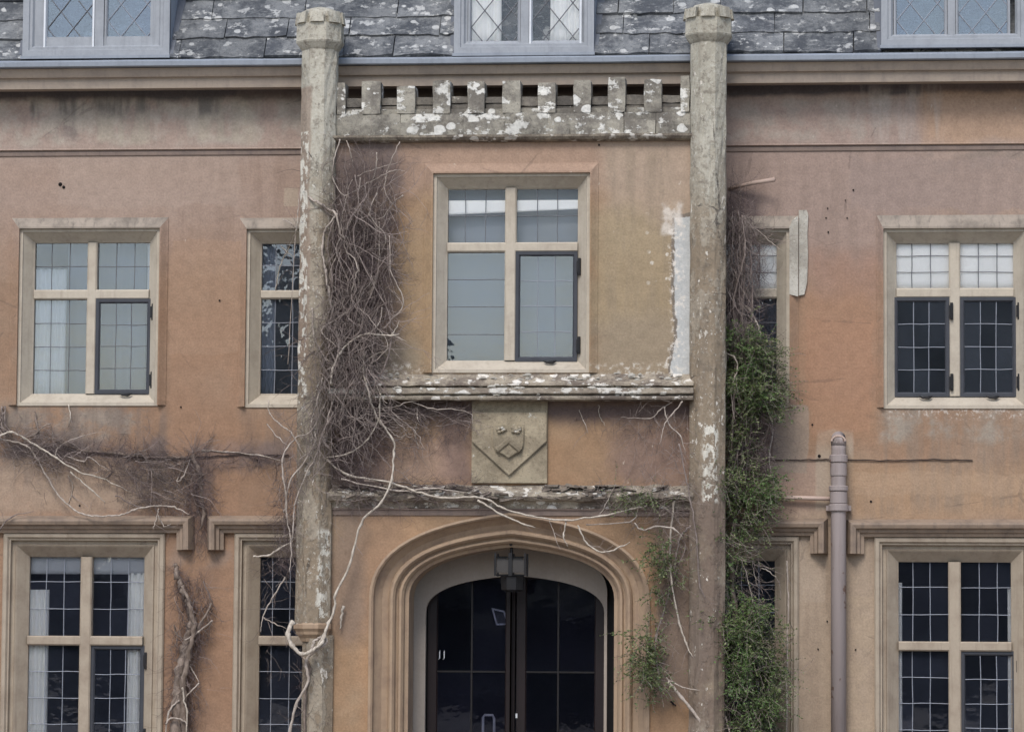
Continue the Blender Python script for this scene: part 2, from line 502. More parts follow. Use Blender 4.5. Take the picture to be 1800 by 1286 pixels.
def turret_mat():
    g = G('turret_stone')
    a = g.noise(2.4, 6, 0.65)
    b = g.noise(14, 6, 0.7)
    f = g.noise(50, 4, 0.7)
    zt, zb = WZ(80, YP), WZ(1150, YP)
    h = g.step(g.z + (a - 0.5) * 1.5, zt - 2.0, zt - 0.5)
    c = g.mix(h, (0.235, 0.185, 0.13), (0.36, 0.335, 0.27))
    peel = g.step(g.noise(3.2, 5, 0.6, g.vec(1.4, 1.4, 0.5)) + (b - 0.5) * 0.3, 0.50, 0.535)
    c = g.mix(peel * (h * 0.35 + 0.25), c, (0.46, 0.43, 0.355))
    c = g.mix(g.step(g.noise(30, 4, 0.75), 0.54, 0.62) * (h * 0.3 + 0.15), c, (0.50, 0.48, 0.41))
    c = g.mix(g.step(b, 0.50, 0.66) * 0.65, c, (0.145, 0.12, 0.092))
    c = g.mix(g.step(g.noise(34, 5, 0.75, g.vec(1, 1, .8, (6, 1, 3))), 0.60, 0.64) * g.step(g.noise(2.2, 4), 0.40, 0.55), c, (0.55, 0.52, 0.45))
    c = g.mix(g.step(g.noise(26, 5, 0.75, g.vec(1, 1, .6, (1, 7, 2))), 0.60, 0.66) * 0.6, c, (0.10, 0.085, 0.07))
    dirty = g.region(*rg(1190, 850, 1300, 1560, YP - .15), soft=0.5, warp=0.1)
    c = g.mix(dirty * g.step(a, 0.25, 0.5) * 0.9, c, (0.155, 0.115, 0.09))
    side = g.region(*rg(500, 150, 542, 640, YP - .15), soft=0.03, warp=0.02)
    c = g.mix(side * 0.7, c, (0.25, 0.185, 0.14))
    flake = (g.region(*rg(520, 230, 537, 720, YP - .15), soft=0.02, warp=0.015) + g.region(*rg(560, 930, 575, 1095, YP - .15), soft=0.04, warp=0.03) + g.region(*rg(1236, 740, 1262, 880, YP - .15), soft=0.04, warp=0.03)) * g.step(g.noise(16, 5, 0.7, g.vec(1, 1, 0.7)), 0.50, 0.53)
    c = g.mix(flake, c, (0.58, 0.55, 0.47))
    edge = g.step(g.noise(9, 4, 0.6, g.vec(1.5, 1.5, 0.75, (5, 3, 1))) + (b - 0.5) * 0.2, 0.655, 0.672)
    c = g.mix(edge * 0.95, c, (0.60, 0.55, 0.47))
    c = g.mix(g.step(g.noise(1.7, 5, 0.6, g.vec(3, 3, 0.7, (2, 8, 4))), 0.55, 0.72) * 0.45, c, (0.17, 0.14, 0.11))
    crack = g.step(g.voro(1.3, g.vec(1, 1, 0.8), 'DISTANCE_TO_EDGE') + (b - 0.5) * 0.06, 0.0, 0.008, 1.0, 0.0) * g.step(a, 0.52, 0.6)
    c = g.mix(crack * 0.7, c, (0.06, 0.05, 0.045))
    c = g.hsv(c, g.step(f, 0.2, 0.8, 0.85, 1.12))
    g.bump(a * 0.6 + b * 0.8 + peel * 0.5 + edge * 0.5 - crack, 0.6, 0.014)
    return g.done(c, 0.93, spec=0.2)


M['turret'] = turret_mat()


def paint(name, base, grime, amt=0.5, rough=0.7, streaks=True, bump=0.25):
    g = G(name)
    a = g.noise(5, 6, 0.65)
    b = g.noise(38, 5, 0.7)
    st = g.noise(1.0, 5, 0.65, g.vec(22, 22, 1.6))
    c = g.mix(g.step(a, 0.4, 0.75) * amt, base, grime)
    if streaks:
        c = g.mix(g.step(st, 0.5, 0.72) * amt * 0.8, c, grime)
    c = g.mix(g.step(b, 0.6, 0.75) * 0.5 * amt, c, tuple(k * 0.5 for k in grime))
    c = g.hsv(c, g.step(b, 0.2, 0.8, 0.93, 1.06))
    g.bump(a * 0.4 + b * 0.4, bump, 0.006)
    return g.done(c, rough, spec=0.3)


M['cream'] = paint('cream_painted_stone', (0.44, 0.385, 0.305), (0.27, 0.225, 0.175), 0.5)
M['creamlow'] = paint('grimy_cream_stone', (0.345, 0.285, 0.215), (0.20, 0.15, 0.11), 0.6)
M['sill'] = paint('pale_sill_paint', (0.50, 0.46, 0.40), (0.26, 0.22, 0.18), 0.6)
M['surround'] = paint('terracotta_moulding', (0.22, 0.165, 0.135), (0.12, 0.095, 0.085), 0.6)
M['hood'] = paint('hood_stone', (0.27, 0.20, 0.145), (0.13, 0.10, 0.08), 0.7)
M['hooddirty'] = paint('dirty_moulding_top', (0.31, 0.26, 0.21), (0.10, 0.085, 0.07), 0.75)
M['cornice'] = paint('cornice_paint', (0.35, 0.285, 0.225), (0.20, 0.17, 0.15), 0.5)
M['arch'] = paint('arch_moulding_paint', (0.33, 0.235, 0.155), (0.19, 0.13, 0.095), 0.65)
M['lead'] = paint('grey_lead', (0.25, 0.275, 0.31), (0.17, 0.185, 0.21), 0.5, 0.6)
M['leaddark'] = paint('dark_lead', (0.11, 0.12, 0.14), (0.07, 0.075, 0.09), 0.5, 0.6)
M['dormer'] = paint('grey_dormer_paint', (0.29, 0.305, 0.325), (0.18, 0.19, 0.205), 0.5, 0.6)
M['whitewood'] = paint('white_casement_paint', (0.62, 0.64, 0.66), (0.42, 0.44, 0.46), 0.3, 0.5)
M['steel'] = paint('dark_casement_steel', (0.045, 0.048, 0.056), (0.025, 0.025, 0.03), 0.5, 0.5)
M['came'] = paint('lead_came_metal', (0.16, 0.165, 0.175), (0.08, 0.08, 0.09), 0.5, 0.5, False)
M['camelight'] = paint('bright_lead_came', (0.27, 0.285, 0.32), (0.17, 0.18, 0.20), 0.5, 0.5, False)
M['iron'] = paint('drainpipe_paint', (0.285, 0.24, 0.225), (0.17, 0.125, 0.105), 0.5, 0.55)
g = G('rusting_pipe_paint')
a_ = g.noise(6, 6, 0.7)
b_ = g.noise(1.0, 5, 0.6, g.vec(14, 14, 1.2))
c_ = g.mix(g.step(b_, 0.45, 0.7) * 0.5, (0.285, 0.24, 0.225), (0.18, 0.14, 0.125))
c_ = g.mix(g.step(a_, 0.60, 0.66) * 0.8, c_, (0.13, 0.065, 0.04))
g.bump(a_, 0.35, 0.006)
M['iron'] = g.done(c_, 0.6, spec=0.3)
M['pinkpipe'] = paint('pale_pipe_paint', (0.45, 0.34, 0.28), (0.3, 0.22, 0.18), 0.4, 0.6)
M['board'] = paint('white_board_paint', (0.33, 0.285, 0.24), (0.24, 0.20, 0.165), 0.3, 0.6)
M['door'] = paint('dark_door_timber', (0.009, 0.007, 0.007), (0.006, 0.005, 0.005), 0.5, 0.45)
M['doorwood'] = paint('dark_red_timber', (0.014, 0.008, 0.008), (0.008, 0.005, 0.005), 0.5, 0.45)
M['black'] = paint('black_iron', (0.012, 0.012, 0.013), (0.03, 0.02, 0.015), 0.4, 0.5, False)
M['cable'] = paint('old_cable', (0.05, 0.035, 0.03), (0.03, 0.02, 0.02), 0.4, 0.8, False)
M['whiteplaster'] = stone('white_filler_plaster', (0.44, 0.415, 0.36), (0.31, 0.285, 0.24), 0.1)
M['room'] = paint('dim_room_plaster', (0.10, 0.10, 0.105), (0.08, 0.08, 0.085), 0.3, 0.9, False)
M['roomdark'] = paint('dark_panelled_room', (0.17, 0.175, 0.20), (0.09, 0.09, 0.11), 0.3, 0.9, False)
M['frost'] = paint('lantern_opal_glass', (0.055, 0.05, 0.046), (0.035, 0.03, 0.03), 0.3, 0.3, False)
M['hole'] = paint('dark_hole', (0.01, 0.008, 0.008), (0.02, 0.012, 0.01), 0.3, 0.9, False)
M['lawn'] = None


def cloth(name, base, fold=60, rough=0.9):
    g = G(name)
    n = g.noise(30, 3)
    c = g.mix(g.step(n, 0.3, 0.7) * 0.15, base, tuple(k * 0.8 for k in base))
    g.bump(n, 0.1, 0.004)
    return g.done(c, rough, spec=0.1)


M['curtain'] = cloth('white_curtain_cloth', (0.90, 0.89, 0.86))
M['blind'] = cloth('white_blind_cloth', (0.95, 0.935, 0.90))
M['greycurtain'] = cloth('grey_green_curtain_cloth', (0.86, 0.85, 0.77))
M['browncurtain'] = cloth('dark_curtain_cloth', (0.09, 0.075, 0.08))
M['netting'] = cloth('grey_net_cloth', (0.27, 0.30, 0.34))
M['reflectsheet'] = cloth('grey_reflection_sheet', (0.46, 0.47, 0.46))
M['bluecloth'] = cloth('blue_cloth', (0.03, 0.045, 0.12))


def glass(name, ior, tint=(0.80, 0.84, 0.88), rough=0.015, wob=0.04, refl_lift=0.0, refl_col=(0.3, 0.34, 0.41)):
    m = bpy.data.materials.new(name)
    m.use_nodes = True
    nt = m.node_tree
    nt.nodes.clear()
    out = nt.nodes.new("ShaderNodeOutputMaterial")
    mx = nt.nodes.new("ShaderNodeMixShader")
    fr = nt.nodes.new("ShaderNodeFresnel")
    tr = nt.nodes.new("ShaderNodeBsdfTransparent")
    gl = nt.nodes.new("ShaderNodeBsdfGlossy")
    fr.inputs[0].default_value = ior
    tr.inputs[0].default_value = (*tint, 1)
    gl.inputs[0].default_value = (0.9, 0.94, 1.0, 1)
    gl.inputs["Roughness"].default_value = rough
    tc = nt.nodes.new("ShaderNodeNewGeometry")
    no = nt.nodes.new("ShaderNodeTexNoise")
    no.inputs["Scale"].default_value = 9
    bp = nt.nodes.new("ShaderNodeBump")
    bp.inputs["Strength"].default_value = wob
    bp.inputs["Distance"].default_value = 0.02
    L = nt.links.new
    L(tc.outputs["Position"], no.inputs["Vector"])
    L(no.outputs["Fac"], bp.inputs["Height"])
    L(bp.outputs[0], gl.inputs["Normal"])
    L(fr.outputs[0], mx.inputs[0])
    L(tr.outputs[0], mx.inputs[1])
    L(gl.outputs[0], mx.inputs[2])
    df = nt.nodes.new("ShaderNodeBsdfDiffuse")  # faint diffuse layer painting reflected light into the dark panes
    df.inputs[0].default_value = (*refl_col, 1)
    m2 = nt.nodes.new("ShaderNodeMixShader")
    oi = nt.nodes.new("ShaderNodeObjectInfo")
    n2 = nt.nodes.new("ShaderNodeTexNoise")
    n2.inputs["Scale"].default_value = 3.0
    n2.inputs["Detail"].default_value = 5
    L(tc.outputs["Position"], n2.inputs["Vector"])
    ma = nt.nodes.new("ShaderNodeMath"); ma.operation = 'ADD'
    mb_ = nt.nodes.new("ShaderNodeMath"); mb_.operation = 'MULTIPLY'
    L(oi.outputs["Random"], ma.inputs[0]); L(n2.outputs["Fac"], ma.inputs[1])
    L(ma.outputs[0], mb_.inputs[0]); mb_.inputs[1].default_value = refl_lift
    L(mb_.outputs[0], m2.inputs[0])
    L(mx.outputs[0], m2.inputs[1]); L(df.outputs[0], m2.inputs[2])
    L(m2.outputs[0], out.inputs[0])
    return m


M['glass'] = glass('old_window_glass', 1.75, (0.90, 0.92, 0.94))
M['glassclear'] = glass('clear_window_glass', 1.4, (0.99, 0.99, 0.985))
M['glassdark'] = glass('dark_window_glass', 1.7, (0.96, 0.965, 0.98), refl_lift=0.055, wob=.08)
M['glassdoor'] = glass('door_glass', 1.4, (0.8, 0.8, 0.85), refl_lift=0.012, refl_col=(0.16, 0.17, 0.30), wob=.015)
M['glasslow'] = glass('navy_window_glass', 1.5, (0.98, 0.98, 0.99), refl_lift=0.028, refl_col=(0.22, 0.25, 0.36), wob=.04)
M['glasssky'] = glass('dormer_glass', 1.95, (0.8, .86, .92), .02, 0.012)


def bark(name, a, b, sc=30):
    g = G(name)
    n = g.noise(sc, 5, 0.7, g.vec(1, 1, 0.5))
    c = g.mix(g.step(n, 0.35, 0.65), a, b)
    c = g.hsv(c, g.island * 0.7 + 0.65)
    g.bump(n, 0.5, 0.006)
    return g.done(c, 0.9, spec=0.2)


M['stem'] = bark('pale_bare_stem', (0.26, 0.215, 0.18), (0.42, 0.36, 0.305))
M['stemlight'] = bark('bleached_stem', (0.31, 0.265, 0.215), (0.50, 0.44, 0.365))
M['twig'] = bark('grey_twig', (0.145, 0.113, 0.10), (0.24, 0.197, 0.172))
M['twigdark'] = bark('dark_twig', (0.075, 0.056, 0.056), (0.12, 0.09, 0.085))
M['trunk'] = bark('climber_bark', (0.12, 0.09, 0.07), (0.24, 0.19, 0.155), 18)


def leaf(name, a, b, c3):
    g = G(name)
    c = g.mix(g.step(g.island, 0.0, 0.6), a, b)
    c = g.mix(g.step(g.island, 0.78, 0.98), c, c3)
    c = g.mix(g.step(g.noise(5, 3), 0.45, 0.7) * 0.5, c, a)
    g.bsdf.inputs["Transmission Weight"].default_value = 0.0
    return g.done(c, 0.55, spec=0.35)


M['leaf'] = leaf('evergreen_leaf', (0.034, 0.06, 0.02), (0.11, 0.15, 0.04), (0.22, 0.24, 0.11))
M['leaffresh'] = leaf('fresh_leaf', (0.05, 0.09, 0.025), (0.09, 0.15, 0.04), (0.16, 0.22, 0.08))


def ground_mat():
    g = G('gravel_drive')
    v = g.voro(40)
    n = g.noise(0.6, 5)
    c = g.mix(g.step(v, 0.1, 0.5), (0.16, 0.14, 0.12), (0.30, 0.26, 0.22))
    c = g.mix(g.step(n, 0.4, 0.7) * 0.5, c, (0.15, 0.12, 0.10))
    g.bump(v, 0.5, 0.02)
    return g.done(c, 0.95)


M['gravel'] = ground_mat()
gg = G('tree_mass')
M['treemass'] = gg.done(gg.mix(gg.step(gg.noise(0.8, 6, 0.7), 0.35, 0.7), (0.03, 0.036, 0.025), (0.10, 0.105, 0.08)), 0.9)
del gg

# ------------------------------------------------------------------ setting
b = MB()
b.box(-300, 300, -300, 300, -0.5, 0.0)
gr = b.build('ground', M['gravel'], kind='structure')

# far tree belt standing across the drive, seen only mirrored in the panes
b = MB()
NX, NZ = 160, 24
pts = []
for i in range(NX + 1):
    x = -110 + 220 * i / NX
    h = 8.0 + 2.4 * mnoise.noise(Vector((x * 0.11, 0, 0))) + 1.2 * mnoise.noise(Vector((x * 0.5, 3, 0)))
    for cx, w, hh in ((9, 9, 9), (-15.5, 3.6, 8), (30, 12, 4), (0.5, 3.2, 8)):
        h += hh * math.exp(-((x - cx) / w) ** 2)
    for j in range(NZ + 1):
        t = j / NZ
        yy = -78 - 9 * t * t + 2.2 * mnoise.noise(Vector((x * 0.3, t * 6, 1))) + 1.0 * mnoise.noise(Vector((x * 1.1, t * 20, 5)))
        pts.append((x + 0.5 * mnoise.noise(Vector((x, t * 9, 9))), yy, h * t))
b.add(pts, [(i * (NZ + 1) + j, (i + 1) * (NZ + 1) + j, (i + 1) * (NZ + 1) + j + 1, i * (NZ + 1) + j + 1) for i in range(NX) for j in range(NZ)])
o = b.build('far_trees', M['treemass'], kind='stuff', recalc=False)
o['label'] = 'dark belt of trees across the drive from the house'

# ------------------------------------------------------------------ the house
house = thing('manor_house', 'long terracotta rendered house range with mullioned windows and lichened slate roof', 'house')
porch = thing('entrance_porch', 'projecting two storey porch with stone turrets, battlements and arched doorway', 'porch')

XL, XR = -8.0, 8.0
ZG = 0.0


def wall_with_holes(mb, x0, x1, z0, z1, holes, y, depth=0.35):
    xs = sorted({x0, x1, *[h[0] for h in holes], *[h[2] for h in holes]})
    zs = sorted({z0, z1, *[h[1] for h in holes], *[h[3] for h in holes]})
    for i in range(len(xs) - 1):
        for j in range(len(zs) - 1):
            cx, cz = (xs[i] + xs[i + 1]) / 2, (zs[j] + zs[j + 1]) / 2
            if any(h[0] < cx < h[2] and h[1] < cz < h[3] for h in holes):
                continue
            mb.quad((xs[i], y, zs[j]), (xs[i + 1], y, zs[j]), (xs[i + 1], y, zs[j + 1]), (xs[i], y, zs[j + 1]))
    for hx0, hz0, hx1, hz1 in holes:
        a, c = y, y + depth
        mb.quad((hx0, a, hz0), (hx0, a, hz1), (hx0, c, hz1), (hx0, c, hz0))
        mb.quad((hx1, a, hz1), (hx1, a, hz0), (hx1, c, hz0), (hx1, c, hz1))
        mb.quad((hx0, a, hz1), (hx1, a, hz1), (hx1, c, hz1), (hx0, c, hz1))
        mb.quad((hx1, a, hz0), (hx0, a, hz0), (hx0, c, hz0), (hx1, c, hz0))


def frame_rect(px0, py0, px1, py1, y):
    """upright world rectangle x0,z0,x1,z1 from measured photo edges"""
    my, mx = (py0 + py1) / 2, (px0 + px1) / 2
    return (WX(px0, my, y), WZ(py1, y, mx), WX(px1, my, y), WZ(py0, y, mx))


def ccw(r):
    x0, z0, x1, z1 = r
    return [(x0, z0), (x1, z0), (x1, z1), (x0, z1)]


PANE_CACHE = {}


def pane_mesh(w, h, mat):
    k = (round(w, 3), round(h, 3), mat.name)
    if k not in PANE_CACHE:
        mb = MB()
        mb.box(-w / 2, w / 2, -0.0015, 0.0015, -h / 2, h / 2)
        PANE_CACHE[k] = mb.mesh('pane', mat)
    return PANE_CACHE[k]


def add_pane(parent, cx, y, cz, w, h, mat, tilt=0.22, name='pane'):
    o = bpy.data.objects.new(name, pane_mesh(w, h, mat))
    COL.objects.link(o)
    o.parent = parent
    o.location = (cx, y, cz)
    o.rotation_euler = (R(random.gauss(0, tilt)), 0, R(random.gauss(0, tilt)))
    return o


def leaded_light(parent, x0, z0, x1, z1, y, nc, nr, gl, came, cw=0.0036):
    pw, ph = (x1 - x0) / nc, (z1 - z0) / nr
    for i in range(nc):
        for j in range(nr):
            add_pane(parent, x0 + (i + .5) * pw, y, z0 + (j + .5) * ph, pw - 0.002, ph - 0.002, gl)
    mb = MB()
    for i in range(1, nc):
        x = x0 + i * pw + random.uniform(-.003, .003)
        mb.tube([Vector((x + random.uniform(-.003, .003), y - .003, z0 + (z1 - z0) * k / 4)) for k in range(5)], cw, 4)
    for j in range(1, nr):
        z = z0 + j * ph + random.uniform(-.003, .003)
        mb.tube([Vector((x0 + (x1 - x0) * k / 4, y - .005, z + random.uniform(-.003, .003))) for k in range(5)], cw, 4)
    if mb.v:
        mb.build('lead_came', came, parent, recalc=False)


def casement(parent, x0, z0, x1, z1, y, t=0.04):
    mb = MB()
    mb.sweep(ccw((x0, z0, x1, z1)), [(0, y + .03), (0, y - .02), (t * .7, y - .02), (t, y - .008), (t, y + .03)], closed=True)
    return mb.build('casement_frame', M['steel'], parent)


def hinge(parent, x, z, y):
    mb = MB()
    mb.box(x - .012, x + .016, y - .045, y - .002, z - .05, z + .05)
    mb.rings((x + .012, y - .04), [(0.012, z - .075), (0.014, z - .06), (0.014, z + .06), (0.012, z + .075)], 8)
    return mb.build('hinge', M['black'], parent)


def stay(parent, x, z, y):
    mb = MB()
    mb.tube([Vector((x - .05, y, z + .012)), Vector((x - .02, y - .02, z)), Vector((x + .03, y - .02, z)), Vector((x + .06, y, z + .012))], [.006, .012, .016, .008], 6)
    return mb.build('casement_stay', M['black'], parent)


UP_PROF = [(0, .03), (0, -.012), (.028, -.012), (.034, .004), (.10, .085), (.115, .10), (.115, .16)]
LOW_PROF = [(0, .03), (0, -.02), (.012, -.034), (.04, -.034), (.055, -.012), (.066, -.012), (.072, .035), (.10, .035), (.108, .02), (.122, .03), (.195, .105), (.21, .12), (.21, .18)]


def make_window(parent, rect, prof, cols, rows, mat, y, glz, glassspec, case=(), sill_mat=None, surround=None, gy=0.13):
    """cols: world x pairs, rows: world z pairs (top row first); glassspec[(c,r)] = (nc, nr, glass, came)"""
    mb = MB()
    mb.sweep(ccw(rect), [(o, yy + y) for o, yy in prof], closed=True)
    x0, x1 = cols[0][0], cols[-1][1]
    z1, z0 = rows[0][1], rows[-1][0]
    inset = prof[-1][0]
    ix0, ix1, iz0, iz1 = rect[0] + inset, rect[2] - inset, rect[1] + inset, rect[3] - inset
    yf, yb = y + .075, y + .17
    for a, c in zip(cols[:-1], cols[1:]):       # mullions with chamfered edges
        w0, w1 = a[1], c[0]
        ch = .012
        mb.add([(w0, yf + ch, iz0), (w0 + ch, yf, iz0), (w1 - ch, yf, iz0), (w1, yf + ch, iz0), (w1, yb, iz0), (w0, yb, iz0),
                (w0, yf + ch, iz1), (w0 + ch, yf, iz1), (w1 - ch, yf, iz1), (w1, yf + ch, iz1), (w1, yb, iz1), (w0, yb, iz1)],
               [(i, (i + 1) % 6, (i + 1) % 6 + 6, i + 6) for i in range(6)])
    for a, c in zip(rows[:-1], rows[1:]):       # transoms
        h1, h0 = a[0], c[1]
        ch = .012
        mb.add([(ix0, yf + ch + .002, h0), (ix0, yf + .002, h0 + ch), (ix0, yf + .002, h1 - ch), (ix0, yf + ch + .002, h1), (ix0, yb - .003, h1), (ix0, yb - .003, h0),
                (ix1, yf + ch + .002, h0), (ix1, yf + .002, h0 + ch), (ix1, yf + .002, h1 - ch), (ix1, yf + ch + .002, h1), (ix1, yb - .003, h1), (ix1, yb - .003, h0)],
               [(i, (i + 1) % 6, (i + 1) % 6 + 6, i + 6) for i in range(6)])
    # filler strips between measured lights and frame
    if x0 - ix0 > .004: mb.box(ix0, x0, yf + .03, yb - .006, iz0, iz1)
    if ix1 - x1 > .004: mb.box(x1, ix1, yf + .03, yb - .006, iz0, iz1)
    if iz1 - z1 > .004: mb.box(ix0, ix1, yf + .033, yb - .008, z1, iz1)
    if z0 - iz0 > .004: mb.box(ix0, ix1, yf + .033, yb - .008, iz0, z0)
    win = mb.build('window', mat, parent)
    for ci, (cx0, cx1) in enumerate(cols):
        for ri, (rz0, rz1) in enumerate(rows):
            nc, nr, gl, came = glassspec[(ci, ri)]
            if (ci, ri) in case:
                casement(win, cx0 - .004, rz0 - .004, cx1 + .004, rz1 + .004, y + gy - .03)
                leaded_light(win, cx0 + .035, rz0 + .035, cx1 - .035, rz1 - .035, y + gy - .03, nc, nr, gl, came)
                stay(win, (cx0 + cx1) / 2 + .03, rz0 - .015, y + gy - .075)
                hinge(win, cx1 + .01, rz1 - .14 * (rz1 - rz0), y + gy - .03)
                hinge(win, cx1 + .01, rz0 + .14 * (rz1 - rz0), y + gy - .03)
            else:
                leaded_light(win, cx0, rz0, cx1, rz1, y + gy, nc, nr, gl, came)
    return win


def spec(cols, rows, gl, came=None, over={}):
    d = {}
    for c in range(cols):
        for r in range(len(rows)):
            d[(c, r)] = (3, rows[r], gl, came or M['came'])
    d.update(over)
    return d


def lights_x(pairs, py, y): return [(WX(a, py, y), WX(c, py, y)) for a, c in pairs]
def lights_z(pairs, px, y): return [(WZ(c, y, px), WZ(a, y, px)) for a, c in pairs]


def surround(parent, px0, py0, px1, pyb, rin, y):
    """raised three-sided moulding outside a window; rin is the window's own outer rect"""
    mx, my = (px0 + px1) / 2, (py0 + pyb) / 2
    x0, x1, z1, z0 = WX(px0, my, y), WX(px1, my, y), WZ(py0, y, mx), WZ(pyb, y, mx)
    for nm, mat, P in (('moulding', M['surround'], None),):
        mb = MB()
        w = rin[0] - x0
        w2 = x1 - rin[2]
        wt = z1 - rin[3]
        prof = [(0, .004), (0, -.008), (.2, -.014), (.85, -.045), (1, -.045), (1, .012)]
        def loop(o):
            return [(x0 + w * o, z0), (x0 + w * o, z1 - wt * o), (x1 - w2 * o, z1 - wt * o), (x1 - w2 * o, z0)]
        vs_ = []
        for o, yy in prof:
            vs_ += [(px, yy + y, pz) for px, pz in loop(o)]
        m = len(prof)
        left = [(k * 4 + 0, k * 4 + 1, (k + 1) * 4 + 1, (k + 1) * 4) for k in range(m - 1)]
        top = [(k * 4 + 1, k * 4 + 2, (k + 1) * 4 + 2, (k + 1) * 4 + 1) for k in range(m - 1)]
        right = [(k * 4 + 2, k * 4 + 3, (k + 1) * 4 + 3, (k + 1) * 4 + 2) for k in range(m - 1)]
        capl = [tuple(k * 4 for k in range(m))]
        capr = [tuple(k * 4 + 3 for k in range(m))]
        wm = M['porch'] if y < -.1 else (M['wall'] if x0 < 0 else M['wallright'])
        for fs, mt_ in ((left + capl, wm), (right + capr, wm), (top, wm if y < -.1 else M['hooddirty'])):
            used = sorted({i for f in fs for i in f})
            ix_ = {u: k for k, u in enumerate(used)}
            mb = MB()
            mb.add([vs_[u] for u in used], [tuple(ix_[i] for i in f) for f in fs])
            mb.build('moulding', mt_, parent)


# window rectangles --------------------------------------------------------
GYD = 0.13
R_UL = frame_rect(33, 402, 280, 713, 0)
R_UR = frame_rect(1553, 402, 1806, 718, 0)
R_US = frame_rect(433, 403, 566, 716, 0)      # slim, left of the porch
R_UT = frame_rect(1246, 403, 1388, 716, 0)    # slim, right of the porch
R_LL = frame_rect(3, 936, 288, 1352, 0)
R_LR = frame_rect(1537, 944, 1822, 1358, 0)
R_LS = frame_rect(410, 936, 578, 1352, 0)
R_LT = frame_rect(1236, 942, 1404, 1356, 0)
R_UC = frame_rect(761, 305, 1037, 655, YP)

Z_EAVE = WZ(150, -0.31)
holes = [R_UL, R_UR, R_US, R_UT, R_LL, R_LR, R_LS, R_LT]
# doorway through the wall behind the porch
xdl, xdr = -0.95, 0.95
holes.append((xdl, 0.0, xdr, 2.75))
holes.append((-0.75, 4.15, 0.75, 5.9))
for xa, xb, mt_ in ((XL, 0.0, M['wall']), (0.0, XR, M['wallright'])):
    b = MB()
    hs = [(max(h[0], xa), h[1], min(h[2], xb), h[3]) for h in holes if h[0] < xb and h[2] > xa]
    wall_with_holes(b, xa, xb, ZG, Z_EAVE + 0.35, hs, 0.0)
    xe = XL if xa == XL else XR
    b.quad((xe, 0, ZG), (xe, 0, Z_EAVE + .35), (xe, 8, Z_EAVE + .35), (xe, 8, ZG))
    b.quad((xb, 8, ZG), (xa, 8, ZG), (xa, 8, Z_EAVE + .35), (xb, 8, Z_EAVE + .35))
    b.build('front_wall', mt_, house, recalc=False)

# attic band: wall above the string course stands a little proud
zs = WZ(259, -.03)
for xa, xb in ((XL, -1.75), (1.75, XR)):
    b = MB()
    b.sweep([(xa, zs), (xb, zs)], [(0, .002), (-.004, -.018), (.004, -.034), (.016, -.03), (Z_EAVE + .2 - zs, -.026)], caps=True)
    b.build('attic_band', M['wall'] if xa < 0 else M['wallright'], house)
    b = MB()
    b.sweep([(xa, zs - .05), (xb, zs - .05)], [(0, .002), (.004, -.012), (.03, -.016), (.045, -.010), (.046, .002)])
    b.build('string_course', M['surround'], house)

# cornice and lead gutter
zc = Z_EAVE
z113, z131, z101 = WZ(114, -.38), WZ(131, -.33), WZ(101, -.43)
b = MB()
b.sweep([(XL - .2, zc), (XR + .2, zc)], [(0.03, .02), (0.0, -.29), (.002, -.305), (z131 - zc - .012, -.315), (z131 - zc, -.325), (z131 - zc + .003, -.35), (z131 - zc + .02, -.36), (z113 - zc - .02, -.375), (z113 - zc, -.385), (z113 - zc, .02)],
        warp=None)
b.build('cornice', M['cornice'], house)
b = MB()
nseg = 40
b.sweep([(XL - .2 + (XR - XL + .4) * i / nseg, z113 + .004 + .006 * mnoise.noise(Vector((i * .7, 0, 0)))) for i in range(nseg + 1)],
        [(0, -.1), (0, -.425), (.008, -.438), (z101 - z113 - .01, -.442), (z101 - z113, -.432), (z101 - z113 + .012, -.40), (z101 - z113 + .035, -.10)])
b.build('gutter', M['lead'], house)

# roof ----------------------------------------------------------------------
PITCH = R(56)
ry0, rz0 = -.38, z101 + .015
up = Vector((0, math.cos(PITCH), math.sin(PITCH)))
nrm = Vector((0, -math.sin(PITCH), math.cos(PITCH)))
b = MB()
top = 3.2
p0, p1 = Vector((XL, ry0, rz0)) - nrm * .03, Vector((XR, ry0, rz0)) - nrm * .03
q0, q1 = p0 + up * top, p1 + up * top
back0, back1 = Vector((XL, 8.3, rz0)), Vector((XR, 8.3, rz0))
b.add([p0, p1, q1, q0, back1, back0, Vector((XR, 4, q0.z)), Vector((XL, 4, q0.z))], [(0, 1, 2, 3), (3, 2, 6, 7), (7, 6, 4, 5), (0, 3, 7, 5), (1, 4, 6, 2)])
roof = b.build('roof', M['slate'], house)

